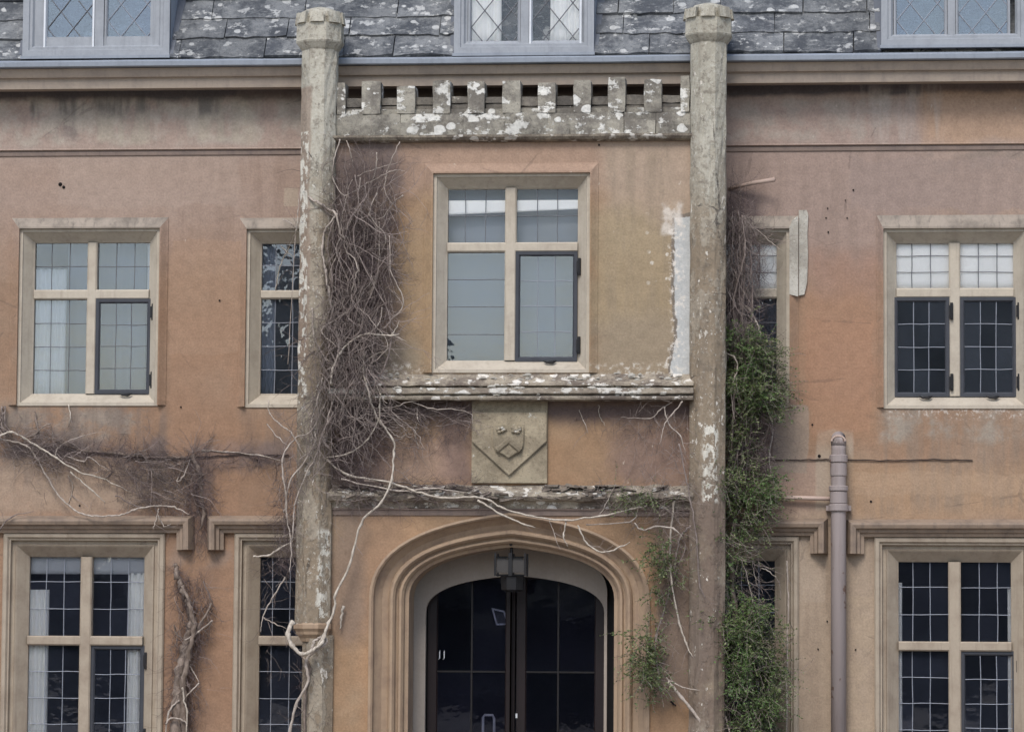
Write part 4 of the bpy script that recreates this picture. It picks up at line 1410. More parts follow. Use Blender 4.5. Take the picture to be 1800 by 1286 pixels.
# turrets ------------------------------------------------------------------
def make_turret(pxc, pxr, ytop, ycap0, ybase):
    yc = YP - .005
    cx = WX(pxc, 600, yc - .15)
    r = .153 / math.cos(math.pi / 8)
    z0, z1 = WZ(ybase, yc - .15), WZ(ycap0, yc - .15)
    rl = []
    nzs = 46
    for i in range(nzs + 1):
        rl.append((r * (1 + random.uniform(-.006, .006)), z0 + (z1 - z0) * i / nzs))
    mb = MB()
    rot = math.pi / 8 + math.pi / 2
    nz_ = len(rl)
    vs_, fs = [], []
    SUB = 4
    for rr, z in rl:
        ring = []
        for k in range(8):
            a0, a1 = rot + 2 * math.pi * k / 8, rot + 2 * math.pi * (k + 1) / 8
            for q in range(SUB):
                t = q / SUB
                x_ = math.cos(a0) * (1 - t) + math.cos(a1) * t
                y_ = math.sin(a0) * (1 - t) + math.sin(a1) * t
                d = rr * (1 - (.018 if q == 0 else 0)) + .010 * mnoise.noise(Vector((x_ * 4, y_ * 4, z * 5))) + .006 * mnoise.noise(Vector((x_ * 9, y_ * 9, z * 16)))
                ring.append((cx + x_ * d, yc + y_ * d, z))
        vs_ += ring
    m = 8 * SUB
    for i in range(nz_ - 1):
        for k in range(m):
            fs.append((i * m + k, i * m + (k + 1) % m, (i + 1) * m + (k + 1) % m, (i + 1) * m + k))
    mb.add(vs_, fs)
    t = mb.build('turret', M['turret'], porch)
    # cap: necking, octagonal drum with small notched crown and low dome
    zc0, zt = z1, WZ(ytop, yc)
    H = zt - zc0
    cr = .197 / math.cos(math.pi / 8)
    cb = MB()
    cb.rings((cx, yc), [(r * .9, zc0 - .01), (r * 1.02, zc0), (r * 1.10, zc0 + .015), (cr, zc0 + .06), (cr * 1.02, zc0 + .075), (cr, zc0 + .08), (cr * .99, zc0 + H * .58), (cr * 1.0, zc0 + H * .60), (cr * .80, zc0 + H * .61), (cr * .78, zc0 + H * .78), (cr * .6, zc0 + H * .80)], 8, rot)
    cb.build('turret_cap', M['turret'], t)
    for k in range(8):
        a0, a1 = rot + 2 * math.pi * (k + .15) / 8, rot + 2 * math.pi * (k + .85) / 8
        mm = MB()
        po = [(cx + cr * 1.06 * math.cos(a) * .985, yc + cr * 1.06 * math.sin(a) * .985) for a in (a0, (a0 + a1) / 2, a1)]
        pi_ = [(cx + cr * .78 * math.cos(a), yc + cr * .78 * math.sin(a)) for a in (a1, a0)]
        P = po + pi_
        h0, h1 = zc0 + H * .605, zc0 + H * .86
        mm.add([(x, y, h0) for x, y in P] + [(x + (cx - x) * .06, y + (yc - y) * .06, h1 + random.uniform(-.008, .008)) for x, y in P],
               [tuple(range(5)), tuple(range(5, 10))] + [(i, (i + 1) % 5, (i + 1) % 5 + 5, i + 5) for i in range(5)])
        mm.build('cap_merlon', M['turret'], t)
    db = MB()
    db.rings((cx, yc), [(cr * .80, zc0 + H * .76), (cr * .78, zc0 + H * .86), (cr * .62, zc0 + H * .95), (cr * .35, zt), (.02, zt + .012)], 12)
    db.build('turret_dome', M['turret'], t)
    # corbelled foot
    if pxc > 900: return t, cx
    fb = MB()
    fb.rings((cx, yc), [(r * .98, z0 + .03), (r * 1.06, z0 + .012), (r * 1.06, z0 - .02), (r * .94, z0 - .045), (r * .9, z0 - .07), (r * .72, z0 - .10), (r * .66, z0 - .13)], 8, rot)
    fb.build('turret_corbel', M['arch'], t)
    return t, cx


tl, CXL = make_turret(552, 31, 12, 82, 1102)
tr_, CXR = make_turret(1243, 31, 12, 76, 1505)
for cx, s_ in ((CXL, 1), ):
    b = MB()
    b.rings((cx + s_ * .045, YP + .02), [(.145, 0), (.145, WZ(1118, YP))], 8, math.pi / 8)
    b.build('corner_pier', M['turret'], porch)

# ------------------------------------------------------------------ carved shield plaque
pl = thing('shield_plaque', 'carved limestone plaque with worn heraldic shield set above the arched doorway', 'plaque')
YS = YP - .035
x0, x1, z0, z1 = WX(829, 780, YS), WX(962, 780, YS), WZ(849, YS), WZ(704, YS)
cx, cz = (x0 + x1) / 2, 0
b = MB()
b.box(x0, x1, YS, YP + .02, z0, z1)
b.build('slab', M['plaque'], pl, bevel=.004)
zt_, zv = WZ(776, YS), WZ(836, YS)
b = MB()   # raised upper field ending in a V
b.prism([(x0 + .004, zt_), (cx, zv), (x1 - .004, zt_), (x1 - .004, z1 - .10), (x0 + .004, z1 - .10)], YS - .028, YS)
b.build('raised_field', M['plaque'], pl, bevel=.005)
b = MB()
sx0, sx1, sz1, sz0 = WX(867, 770, YS), WX(922, 770, YS), WZ(748, YS), WZ(806, YS)
sh = [(sx0, sz1 - .01), (sx0 + .004, sz0 + .11), (sx0 + .03, sz0 + .055), (cx - .05, sz0 + .035), (cx, sz0), (cx + .05, sz0 + .035), (sx1 - .03, sz0 + .055), (sx1 - .004, sz0 + .11), (sx1, sz1 - .01), (cx + .06, sz1 + .008), (cx, sz1 - .006), (cx - .06, sz1 + .008)]
b.prism(sh, YS - .058, YS - .02)
shd = b.build('shield', M['plaque'], pl, bevel=.006)
b = MB()
zc_ = WZ(785, YS)
b.sweep([(cx - .10, zc_ - .035), (cx, zc_ + .05), (cx + .10, zc_ - .035)], [(-.026, YS - .06), (-.012, YS - .073), (.012, YS - .073), (.026, YS - .06)])
b.build('chevron', M['plaque'], shd)
random.seed(3)
for dx in (-.085, -.05, .035, .06, .085):
    b = MB()
    for k in range(3):
        px_, pz_ = cx + dx + random.uniform(-.012, .012), WZ(756, YS) + random.uniform(-.022, .022)
        b.rings((px_, YS - .065), [(.004, pz_ - .014), (.018, pz_ - .006), (.02, pz_ + .003), (.012, pz_ + .012), (.003, pz_ + .016)], 7)
    b.build('charge', M['plaquelichen'], shd, bevel=0, smooth=True)
# ------------------------------------------------------------------ lantern in the doorway
ln = thing('lantern', 'dark metal lantern with two pale panes hanging at the crown of the doorway arch', 'lantern')
YL = YP + .22
lx0, lx1 = WX(871, 990, YL), WX(927, 990, YL)
zl = lambda p: WZ(p, YL)
lcx = (lx0 + lx1) / 2
for xx in (lx0 + .01, lx1 - .01, lcx):
    for yy in (YL - .11, YL + .11):
        b = MB()
        b.box(xx - .008 - (.008 if xx == lcx else 0), xx + .008 + (.008 if xx == lcx else 0), yy - .008, yy + .008, zl(1012), zl(972))
        b.build('post', M['black'], ln)
b = MB()
b.sweep(ccw((lx0, zl(1012), lx1, zl(978))), [(0, YL - .12), (0, YL - .105), (.012, YL - .105), (.012, YL - .12)], closed=True)
b.build('frame', M['black'], ln)
for a, c in ((lx0 + .02, lcx - .018), (lcx + .018, lx1 - .02)):
    b = MB()
    za, zb_ = zl(1006), zl(979)
    w = c - a
    b.prism([(a, za), (c, za), (c, zb_ - .03), (c - w * .2, zb_), (a + w * .2, zb_), (a, zb_ - .03)], YL - .10, YL - .09)
    b.build('lantern_pane', M['frost'], ln)
b = MB()
b.rings((lcx + .01, YL), [(.06, zl(1040)), (.10, zl(1036)), (.11, zl(1013)), (.09, zl(1009))], 8, math.pi / 8)
b.build('lantern_base', M['black'], ln)
b = MB()
b.tube([Vector((lcx, YL, zl(975))), Vector((lcx, YL, zl(955)))], .012, 6)
b.tube([Vector((lcx, YL, zl(958))), Vector((lcx, YL - .06, zl(956)))], .016, 6)
b.build('hanger', M['black'], ln)

# ------------------------------------------------------------------ drainpipe
dp = thing('drainpipe', 'mauve painted cast iron drainpipe running down the wall beside the hood moulds', 'drainpipe')
YD2 = -.11
pcx = WX(1474, 1000, YD2)
b = MB()
b.rings((pcx, YD2), [(.066, 0.0), (.066, WZ(870, YD2)), (.062, WZ(790, YD2)), (.064, WZ(776, YD2))], 20)
b.build('pipe', M['iron'], dp, smooth=True)
for pa, pc, rr in ((798, 812, .079), (812, 836, .072), (852, 862, .084), (862, 884, .076), (884, 897, .086)):
    b = MB()
    za, zb_ = WZ(pc, YD2), WZ(pa, YD2)
    b.rings((pcx, YD2), [(rr - .008, za), (rr, za + .008), (rr, zb_ - .008), (rr - .01, zb_)], 20)
    b.build('collar', M['iron'], dp)
b = MB()   # open elbow at the head turning into the wall
zt = WZ(776, YD2)
b.tube([Vector((pcx, YD2, zt - .03)), Vector((pcx, YD2, zt + .01)), Vector((pcx, YD2 + .03, zt + .035)), Vector((pcx, .02, zt + .04))], [.066, .068, .062, .055], 16)
b.build('elbow', M['iron'], dp, smooth=True)
b = MB()
q = [Vector((pcx + .058 * math.cos(a), YD2 - .052, zt + .005 + .045 * math.sin(a))) for a in [math.pi * k / 10 for k in range(11)]]
b.tube(q, .009, 6)
b.build('ring', M['pinkpipe'], dp)
b = MB()
xa, zb_ = W(1352, 873, -.06)
b.tube([Vector((xa, -.05, zb_)), Vector(((xa + pcx) / 2, -.055, zb_ - .008)), Vector((pcx - .03, -.06, zb_ - .014))], .019, 10)
b.build('branch_pipe', M['pinkpipe'], dp, smooth=True)
for sx in (-1, 1):
    b = MB()
    zz = WZ(890, YD2)
    b.box(pcx + sx * .092 - .016, pcx + sx * .092 + .016, -.06, .0, zz - .025, zz + .02)
    b.build('bracket', M['iron'], dp)

op = thing('overflow_pipe', 'short pale pink pipe stub sticking out of the upper wall beside the porch', 'pipe')
b = MB()
a, c = W(1281, 331, -.05), W(1362, 317, -.12)
b.tube([Vector((a[0], -.01, a[1])), Vector(((a[0] + c[0]) / 2, -.1, (a[1] + c[1]) / 2 + .008)), Vector((c[0], -.17, c[1]))], [.014, .018, .021], 10)
b.build('pipe', M['pinkpipe'], op, smooth=True)


# cables along the wall
def cable(label, pts_, y=-.012, r=.007):
    mb = MB()
    q = []
    for (p, c) in zip(pts_[:-1], pts_[1:]):
        for k in range(8):
            t = k / 8
            x, z = W(p[0] + (c[0] - p[0]) * t, p[1] + (c[1] - p[1]) * t, y)
            q.append(Vector((x, y + random.uniform(-.003, .003), z + random.uniform(-.005, .005))))
    mb.tube(q, r, 5)
    o = mb.build('wall_cable', M['cable'])
    return tag(o, label, 'cable')


cable('thin dark cable sagging along the wall under the left upper windows', [(150, 795), (250, 803), (320, 806), (420, 798), (520, 800)], r=.006)
cable('thin dark cable on the wall running behind the drainpipe head', [(1340, 809), (1400, 808), (1460, 807), (1560, 809), (1640, 807), (1720, 809)], r=.0055)

# small rusty fixings and plugged holes in the wall
random.seed(77)
for px, py, r in ((106, 324, .020), (112, 329, .016), (1455, 366, .007), (1500, 334, .009), (1452, 383, .008), (1489, 383, .007), (1456, 408, .009), (1486, 352, .006), (1428, 746, .010),
                  (1440, 801, .016), (318, 715, .009), (386, 528, .010), (1531, 881, .012), (1438, 1140, .008), (1504, 1141, .008), (1454, 1091, .008), (1053, 255, .010), (452, 809, .008), (140, 888, .010)):
    yy = YP if px == 1053 else 0
    x, z = W(px, py, yy)
    b = MB()
    b.tube([Vector((x, yy + .01, z)), Vector((x, yy - .004, z)), Vector((x + random.uniform(-.004, .004), yy - .014, z - .004))], [r, r * .9, r * .5], 7)
    b.build('rusty_fixing', M['hole'], porch if yy else house)

# ------------------------------------------------------------------ curtains, blinds and reflection sheets
def curtain(name, label, cat, px0, px1, py0, py1, y, mat, amp=.012, waves=5, slope=0.0, group=None):
    mb = MB()
    n = max(8, int((px1 - px0) / 2))
    xa, xb = WX(px0, (py0 + py1) / 2, y), WX(px1, (py0 + py1) / 2, y)
    za, zb_ = WZ(py1, y), WZ(py0, y)
    vs_, fs = [], []
    for i in range(n + 1):
        t = i / n
        yy = y + amp * math.sin(t * waves * 2 * math.pi + 1.0 * math.sin(t * 9)) + amp * .5 * mnoise.noise(Vector((t * 7, px0, 0)))
        for k in range(7):
            s_ = k / 6
            vs_.append((xa + (xb - xa) * t, yy * 1.0 + amp * .3 * mnoise.noise(Vector((t * 5, s_ * 2, px0))), za + slope * t * (1 - s_) + (zb_ - za) * s_))
    for i in range(n):
        for k in range(6):
            fs.append((i * 7 + k, (i + 1) * 7 + k, (i + 1) * 7 + k + 1, i * 7 + k + 1))
    mb.add(vs_, fs)
    o = mb.build(name, mat, smooth=True)
    so = o.modifiers.new('cloth_thickness', 'SOLIDIFY')
    so.thickness = .003
    return tag(o, label, cat, group)


YC = .172
curtain('curtain', 'white curtain behind the left edge of the upper window above the creeper', 'curtain', 55, 116, 470, 698, YC, M['curtain'], .014, 6)
curtain('curtain', 'narrow white curtain edge beside the open casement of the far left upper window', 'curtain', 258, 276, 420, 698, YC, M['curtain'], .008, 2)
curtain('curtain', 'grey curtain filling the upper window with the open dark casement', 'curtain', 118, 256, 420, 700, YC + .2, M['netting'], .01, 4)
curtain('roller_blind', 'white slanted blind inside the top of the porch window', 'blind', 770, 1020, 352, 378, YP + .15, M['blind'], .002, 1, slope=.05)
curtain('curtain', 'grey sheet standing in for sky reflection in the window over the porch ledge', 'curtain', 765, 1025, 325, 650, YP + YC + .1, M['netting'], .004, 2)  # put in so the panes keep the grey of reflected sky
curtain('roller_blind', 'white blind covering the top panes of the wide upper window over the drainpipe', 'blind', 1565, 1795, 415, 512, .143, M['blind'], .003, 3)
curtain('roller_blind', 'pale blind in the top panes of the slim window behind the ivy', 'blind', 1262, 1372, 412, 512, .143, M['blind'], .002, 2)
curtain('curtain', 'dark brown curtain in the bottom of the slim window behind the ivy', 'curtain', 1262, 1372, 520, 700, YC, M['browncurtain'], .016, 7)
curtain('curtain', 'grey green curtain at the left side of the window under the long creeper', 'curtain', 44, 84, 1040, 1325, YC + .004, M['greycurtain'], .014, 4)
curtain('curtain', 'grey green curtain at the right side of the window under the long creeper', 'curtain', 224, 262, 1010, 1325, YC + .004, M['greycurtain'], .014, 4)
curtain('curtain', 'narrow pale curtain at the left edge of the window beside the drainpipe', 'curtain', 1566, 1586, 1020, 1330, YC + .004, M['greycurtain'], .008, 2)
curtain('curtain', 'narrow pale curtain at the right edge of the window beside the drainpipe', 'curtain', 1772, 1794, 1030, 1330, YC + .004, M['greycurtain'], .008, 2)
curtain('roller_blind', 'pale grey sheet standing in for reflection in the top panes under the long creeper', 'blind', 44, 262, 968, 1012, YC + .006, M['reflectsheet'], .003, 2)  # sheet added behind the panes in place of their grey reflection
curtain('curtain', 'grey curtain at the left inside the narrow upper window left of the porch turret', 'curtain', 448, 484, 420, 700, YC + .02, M['netting'], .008, 3)
curtain('curtain', 'white curtain in the left light of the middle dormer', 'curtain', 822, 882, -100, 86, -.28, M['curtain'], .010, 4)
curtain('curtain', 'white curtain in the right light of the middle dormer', 'curtain', 968, 1022, -100, 86, -.28, M['curtain'], .010, 4)

# dim things behind the door glass
fr = thing('picture_frame', 'small tilted white frame seen through the upper door glass', 'frame')
ym = YD + .25
c0 = W(878, 1083, ym)
b = MB()
P = [(-.085, .09), (.055, .06), (.10, -.085), (-.03, -.09)]
P = [(c0[0] + p[0] * .85, c0[1] + p[1] * .85) for p in P][::-1]
b.sweep(P, [(0, ym), (0, ym - .02), (.014, ym - .02), (.014, ym)], closed=True)
b.build('frame', M['whitewood'], fr)
b = MB()
b.prism(P, ym + .002, ym + .01)
b.build('picture', M['steel'], fr)
ch = thing('chair', 'dark chair with pale rounded back rail behind the left door glass', 'chair')
ym = YD + .5
b = MB()
xa, zt = W(856, 1256, ym)
b.tube([Vector((xa - .035, ym, 0.45)), Vector((xa - .035, ym, zt - .02)), Vector((xa - .02, ym, zt)), Vector((xa + .05, ym, zt)), Vector((xa + .065, ym, zt - .03)), Vector((xa + .065, ym, 0.45))], .012, 6)
b.build('back_rail', M['whitewood'], ch)
b = MB()
b.box(xa - .16, xa + .19, ym - .36, ym + .02, .42, .46)
b.build('seat', M['bluecloth'], ch)
for sx in (-.14, .17):
    for sy in (-.33, 0):
        b = MB()
        b.box(xa + sx - .015, xa + sx + .015, ym + sy - .015, ym + sy + .015, 0.021, .418)
        b.build('leg', M['door'], ch)
b = MB()
b.quad((-1.7, YP + .2, .012), (1.7, YP + .2, .012), (1.7, .36, .012), (-1.7, .36, .012))
b.build('porch_floor', M['roomdark'], porch)

# ------------------------------------------------------------------ climbers
def smooth_path(P, sub=6):
    out = []
    n = len(P)
    for i in range(n - 1):
        p0, p1, p2, p3 = P[max(i - 1, 0)], P[i], P[i + 1], P[min(i + 2, n - 1)]
        for k in range(sub):
            t = k / sub
            out.append(0.5 * ((2 * p1) + (p2 - p0) * t + (2 * p0 - 5 * p1 + 4 * p2 - p3) * t * t + (3 * p1 - p0 - 3 * p2 + p3) * t ** 3))
    out.append(P[-1])
    return out


def lift(P, y, sd=.03, jit=.004):
    """photo polyline -> wandering 3D path in front of the wall at depth y (y may be a list)"""
    Q = []
    for i, (px, py) in enumerate(P):
        yy = (y[i] if isinstance(y, (list, tuple)) else y) + random.gauss(0, sd)
        Q.append(WP(px, py, yy))
    Q = smooth_path(Q)
    return [q + Vector((random.gauss(0, jit), random.gauss(0, jit), random.gauss(0, jit))) for q in Q]


AUTO = None


def stem(parent, P, r0, r1, y, mat=None, sd=.025, sides=6, twigs=None, tw=0, name='stem', jit=.003):
    Q = lift(P, y, sd, jit)
    n = len(Q)
    b = MB()
    ph = random.uniform(0, 50)
    b.tube(Q, [(r0 + (r1 - r0) * i / (n - 1)) * 1.0 * (1 + .35 * mnoise.noise(Vector((i * .45 + ph, 0, 0))) + (.35 if i % 6 == 0 else 0)) * min(1, .35 + .65 * (n - 1 - i) / 5) for i in range(n)], sides)
    if twigs is None and AUTO is not None and n > 10:
        twigs, tw = AUTO, max(tw, n // 7)
    o = b.build(name, mat or M['stem'], parent, recalc=False, smooth=True)
    if twigs is not None:
        for _ in range(tw):
            i = random.randrange(n - 1)
            d = (Q[i + 1] - Q[i]).normalized()
            a = math.atan2(d.z, d.x) + random.choice((-1, 1)) * random.uniform(.3, 1.2)
            grow(twigs, Q[i], a, random.uniform(.06, .26), random.uniform(.0018, .0032))
    return o


def grow(mb, p, ang, length, r, curl=.22, depth=0, droop=0.0, sides=3, ysd=.006):
    n = max(3, int(length / .035))
    pts_, st = [p.copy()], length / n
    yv = random.gauss(0, .15)
    for i in range(n):
        ang += random.gauss(0, curl)
        if droop:
            dz = math.sin(ang)
            ang += droop * math.cos(ang) * (-1 if True else 1)
        pts_.append(pts_[-1] + Vector((math.cos(ang) * st, yv * st + random.gauss(0, ysd), math.sin(ang) * st)))
        if depth < 2 and random.random() < .13:
            grow(mb, pts_[-1], ang + random.choice((-1, 1)) * random.uniform(.4, 1.0), length * random.uniform(.25, .5), r * .7, curl, depth + 1, droop, sides, ysd)
    mb.tube(pts_, [r * (1 - .6 * i / n) for i in range(n + 1)], sides, cap=False)


def in_poly(x, y, P):
    c = False
    for i in range(len(P)):
        (x1, y1), (x2, y2) = P[i - 1], P[i]
        if (y1 > y) != (y2 > y) and x < (x2 - x1) * (y - y1) / (y2 - y1) + x1:
            c = not c
    return c


def mass(mb, poly, n, y0, y1, lmin, lmax, r0, r1, ang=-math.pi / 2, asd=.6, curl=.2, droop=0.0, sides=3):
    """loose twigs seeded inside a photo outline, between depths y0 and y1"""
    xs, ys = [p[0] for p in poly], [p[1] for p in poly]
    k = 0
    while k < n:
        px, py = random.uniform(min(xs), max(xs)), random.uniform(min(ys), max(ys))
        if not in_poly(px, py, poly): continue
        k += 1
        p = WP(px, py, random.uniform(y0, y1))
        a = ang + random.gauss(0, asd)
        if random.random() < .35: a += math.pi
        grow(mb, p, a, random.uniform(lmin, lmax), random.uniform(r0, r1), curl, 0, droop, sides)


def leaf_at(mb, p, d, s):
    """one folded leaf: two triangles either side of the midrib"""
    up_ = Vector((random.gauss(0, 1), random.gauss(-.6, .7), random.gauss(.5, .7))).normalized()
    side = d.cross(up_)
    if side.length < 1e-4: return
    side.normalize()
    f = up_ * (s * .12)
    m = p + d * (s * .5)
    mb.add([p, m + side * (s * .27) + f, p + d * s, m - side * (s * .27) + f], [(0, 1, 2), (0, 2, 3)])


def bush(lm, tm, c, rx, ry, ydep, ysp, n, s=.024, droop=.5, edge=1.0):
    """leafy sprays spread unevenly through an ellipsoid round photo point c"""
    sx, sz = rx * .005, ry * .005
    C = WP(c[0], c[1], ydep)
    clumps = []
    for _ in range(max(4, n // 22)):
        while True:
            u = Vector((random.uniform(-1, 1), random.uniform(-1, 1), random.uniform(-1, 1)))
            if u.length < 1: break
        u = Vector((random.gauss(-.1, .48), random.gauss(0, .5), random.gauss(0, .62)))
        clumps.append(Vector((C.x + u.x * sx, C.y + u.y * ysp, C.z + u.z * sz)))
    for _ in range(n):
        base = random.choice(clumps) + Vector((random.gauss(0, .035), random.gauss(0, .035), random.gauss(0, .035)))
        out = (base - C)
        d = Vector((out.x / sx * .5 + random.gauss(0, .6), out.y / ysp * .4 - .25 + random.gauss(0, .4), random.gauss(-.1, .6)))
        if d.length < .01: continue
        d.normalize()
        L = random.choice((random.uniform(.05, .13), random.uniform(.1, .28))) * edge
        q = [base.copy()]
        m = random.randint(6, 10)
        for i in range(m):
            d = (d + Vector((random.gauss(0, .12), random.gauss(0, .1), -droop * .06 + random.gauss(0, .1)))).normalized()
            q.append(q[-1] + d * (L / m))
            for sg in (-1, 1):
                if random.random() < .9:
                    sd_ = d.cross(Vector((random.gauss(0, .5), random.gauss(0, .5), 1))).normalized() * sg
                    leaf_at(lm, q[-1], (d * .7 + sd_ + Vector((0, random.gauss(0, .3), random.gauss(.1, .3)))).normalized(), s * random.choice((random.uniform(.5, .9), random.uniform(.8, 1.45))))
        tm.tube(q, [.0016] * len(q), 3, cap=False)


random.seed(101)
PT = YP - .17      # in front of the turrets
PW = YP - .05      # just off the porch wall

# --- the big bare creeper over the left turret
cr = thing('bare_creeper', 'leafless tangled creeper climbing the left turret and shading the porch wall beside it', 'creeper')
tw, dk = MB(), MB()
AUTO = tw
mid = [(593, 376), (572, 404), (567, 435), (572, 476), (578, 512), (587, 558), (598, 609)]
stem(cr, [(598, 245), (587, 281), (585, 315), (605, 345)], .006, .005, PT, twigs=tw, tw=4)
stem(cr, [(609, 248), (617, 270), (622, 299)], .005, .004, PW - .05)
stem(cr, [(542, 347), (560, 357), (578, 368), (590, 376), (598, 407), (613, 432), (628, 463), (630, 476), (632, 560)], .011, .006, [PT - .02, PT - .03, PT, PW - .12, PW - .12, PW - .1, PW - .1, PW - .1, PW - .1], twigs=tw, tw=10)
stem(cr, mid + [(594, 640), (585, 680)], .009, .010, PT, M['stem'], twigs=tw, tw=12)
stem(cr, [(633, 358), (638, 397), (640, 420), (629, 453), (644, 471), (657, 504), (637, 545), (620, 600)], .007, .005, PW - .1, twigs=tw, tw=10)
stem(cr, [(662, 268), (661, 297), (647, 333)], .005, .004, PW - .06, twigs=tw, tw=3)
stem(cr, [(702, 250), (689, 279), (680, 307), (678, 340), (702, 372)], .004, .004, PW - .04, twigs=tw, tw=5)
stem(cr, [(708, 343), (690, 358), (667, 386), (634, 371)], .006, .004, PW - .05, twigs=tw, tw=3)
stem(cr, [(629, 309), (660, 297), (706, 284)], .004, .003, PW - .05)
stem(cr, [(605, 345), (625, 335), (650, 320), (690, 300), (712, 301)], .006, .003, PW - .06, twigs=tw, tw=4)
stem(cr, [(666, 389), (667, 430), (666, 471), (650, 507), (640, 545)], .005, .005, PW - .07, twigs=tw, tw=5)
stem(cr, [(580, 676), (585, 650), (598, 620), (619, 599), (644, 587), (688, 589), (702, 586)], .010, .006, PT - .05, M['stemlight'], sd=.01, twigs=tw, tw=2)
stem(cr, [(688, 589), (697, 575), (703, 562)], .005, .003, PT - .05, M['stemlight'], sd=.005)
stem(cr, [(690, 588), (702, 594), (712, 599)], .005, .003, PT - .05, M['stemlight'], sd=.005)
stem(cr, [(671, 540), (669, 560), (660, 576), (645, 586)], .005, .005, PT - .03)
stem(cr, [(639, 648), (644, 635), (660, 623), (680, 617)], .007, .004, PW - .12, twigs=tw, tw=2)
stem(cr, [(549, 540), (551, 586), (560, 609), (575, 632), (596, 643)], .006, .006, PT - .02, twigs=tw, tw=6)
stem(cr, [(630, 560), (640, 610), (639, 653), (649, 694), (662, 732), (690, 771), (692, 796), (688, 843), (670, 882), (635, 920), (614, 993), (590, 1045), (588, 1069), (569, 1117), (548, 1145)],
     .007, .011, [PW - .12, PW - .12, PW - .15, YP - .27, PT, PT, PT, PT - .04, PT - .05, PW - .1, PW - .08, PT, PT, PT - .06, PT - .08], M['stemlight'], sd=.01)
stem(cr, [(669, 691), (667, 714), (665, 737), (647, 771), (614, 796), (573, 804)], .006, .006, [YP - .27, PT - .05, PT, PT, PT, PT - .04], M['stemlight'], sd=.01, twigs=tw, tw=4)
stem(cr, [(662, 732), (672, 745), (690, 772)], .005, .006, PT)
stem(cr, [(672, 718), (690, 735), (716, 758)], .006, .004, PW - .1, twigs=tw, tw=2)
stem(cr, [(500, 900), (503, 870), (496, 807), (520, 770), (547, 758), (566, 720), (580, 690)], .008, .006, PT - .03, twigs=tw, tw=10)
stem(cr, [(567, 663), (557, 707), (547, 745), (555, 771), (537, 809), (508, 848), (504, 905), (512, 954), (509, 1006)], .008, .006, PT - .04, twigs=tw, tw=14)
stem(cr, [(590, 690), (575, 740), (560, 790), (540, 830), (520, 880), (515, 930), (512, 960)], .007, .005, PT - .03, twigs=tw, tw=12)
stem(cr, [(446, 977), (472, 975), (490, 965), (514, 951)], .008, .009, PT + .1, M['stemlight'], twigs=tw, tw=4)
stem(cr, [(503, 1013), (482, 1045), (462, 1083), (458, 1110)], .007, .004, PT + .12, twigs=tw, tw=5)
stem(cr, [(463, 1085), (480, 1094), (503, 1104)], .005, .004, PT + .12)
stem(cr, [(472, 704), (475, 727), (495, 748), (511, 760), (535, 800)], .005, .006, [-.15, -.3, PT + .05, PT, PT])
stem(cr, [(470, 745), (488, 768), (505, 782)], .005, .004, [-.3, PT + .1, PT])
stem(cr, [(514, 1093), (506, 1114), (514, 1135), (531, 1149), (548, 1143), (566, 1128), (573, 1107), (580, 1085)], .020, .010, [PT, PT - .06, PT - .08, PT - .10, PT - .10, PT - .08, PT - .04, PT], M['stemlight'], sd=.004, sides=8)
stem(cr, [(548, 1147), (552, 1128), (565, 1120), (574, 1127), (560, 1140), (538, 1160), (541, 1197), (520, 1239), (510, 1286), (508, 1330)], .013, .011, PT - .03, M['stem'], sd=.008, sides=7, twigs=tw, tw=4)
stem(cr, [(530, 1150), (545, 1175), (536, 1230), (538, 1330)], .012, .012, PT + .05, M['trunk'], sd=.01)
stem(cr, [(603, 1065), (600, 1085), (598, 1105)], .012, .008, PW, M['stemlight'], sd=.003)
stem(cr, [(506, 640), (519, 420), (524, 390)], .003, .003, PT + .08, M['stem'])
stem(cr, [(485, 510), (492, 468), (506, 440), (520, 405), (524, 380)], .0045, .004, [-.1, -.2, -.35, PT + .03, PT], M['stemlight'])
stem(cr, [(497, 386), (512, 393), (520, 402)], .004, .005, PT + .05, M['stem'])
stem(cr, [(520, 402), (524, 370), (528, 320)], .005, .004, PT + .02, M['stem'])
stem(cr, [(494, 433), (505, 443), (519, 454)], .0035, .003, -.3, M['stemlight'])
# more hanging stems of every thickness
for k in range(17):
    xa = random.uniform(578, 690)
    ya = random.uniform(300, 520)
    xb = 590 + (xa - 590) * .55 + random.uniform(-20, 20)
    ln_ = random.uniform(150, 420)
    P = [(xa, ya)]
    for q in range(1, 6):
        t = q / 5
        P.append((xa + (xb - xa) * t + random.gauss(0, 19), ya + ln_ * t))
    if P[-1][1] > 760: P = [(p[0], ya + (p[1] - ya) * (740 - ya) / ln_) for p in P]
    ra = random.uniform(.002, .005)
    stem(cr, P, ra, ra * random.uniform(.7, 1.5), random.uniform(YP - .24, YP - .1), random.choice((M['stem'], M['twig'], M['stem'])), sd=.03, twigs=tw, tw=4, jit=.005)
for k in range(9):
    P = [(random.uniform(590, 640), random.uniform(700, 760))]
    for q in range(5):
        P.append((P[-1][0] + random.uniform(12, 36), P[-1][1] + random.gauss(8, 16)))
    ra = random.uniform(.002, .0042)
    stem(cr, P, ra, ra * .7, YP - .14, random.choice((M['stem'], M['twig'])), sd=.03, twigs=tw, tw=4, jit=.005)
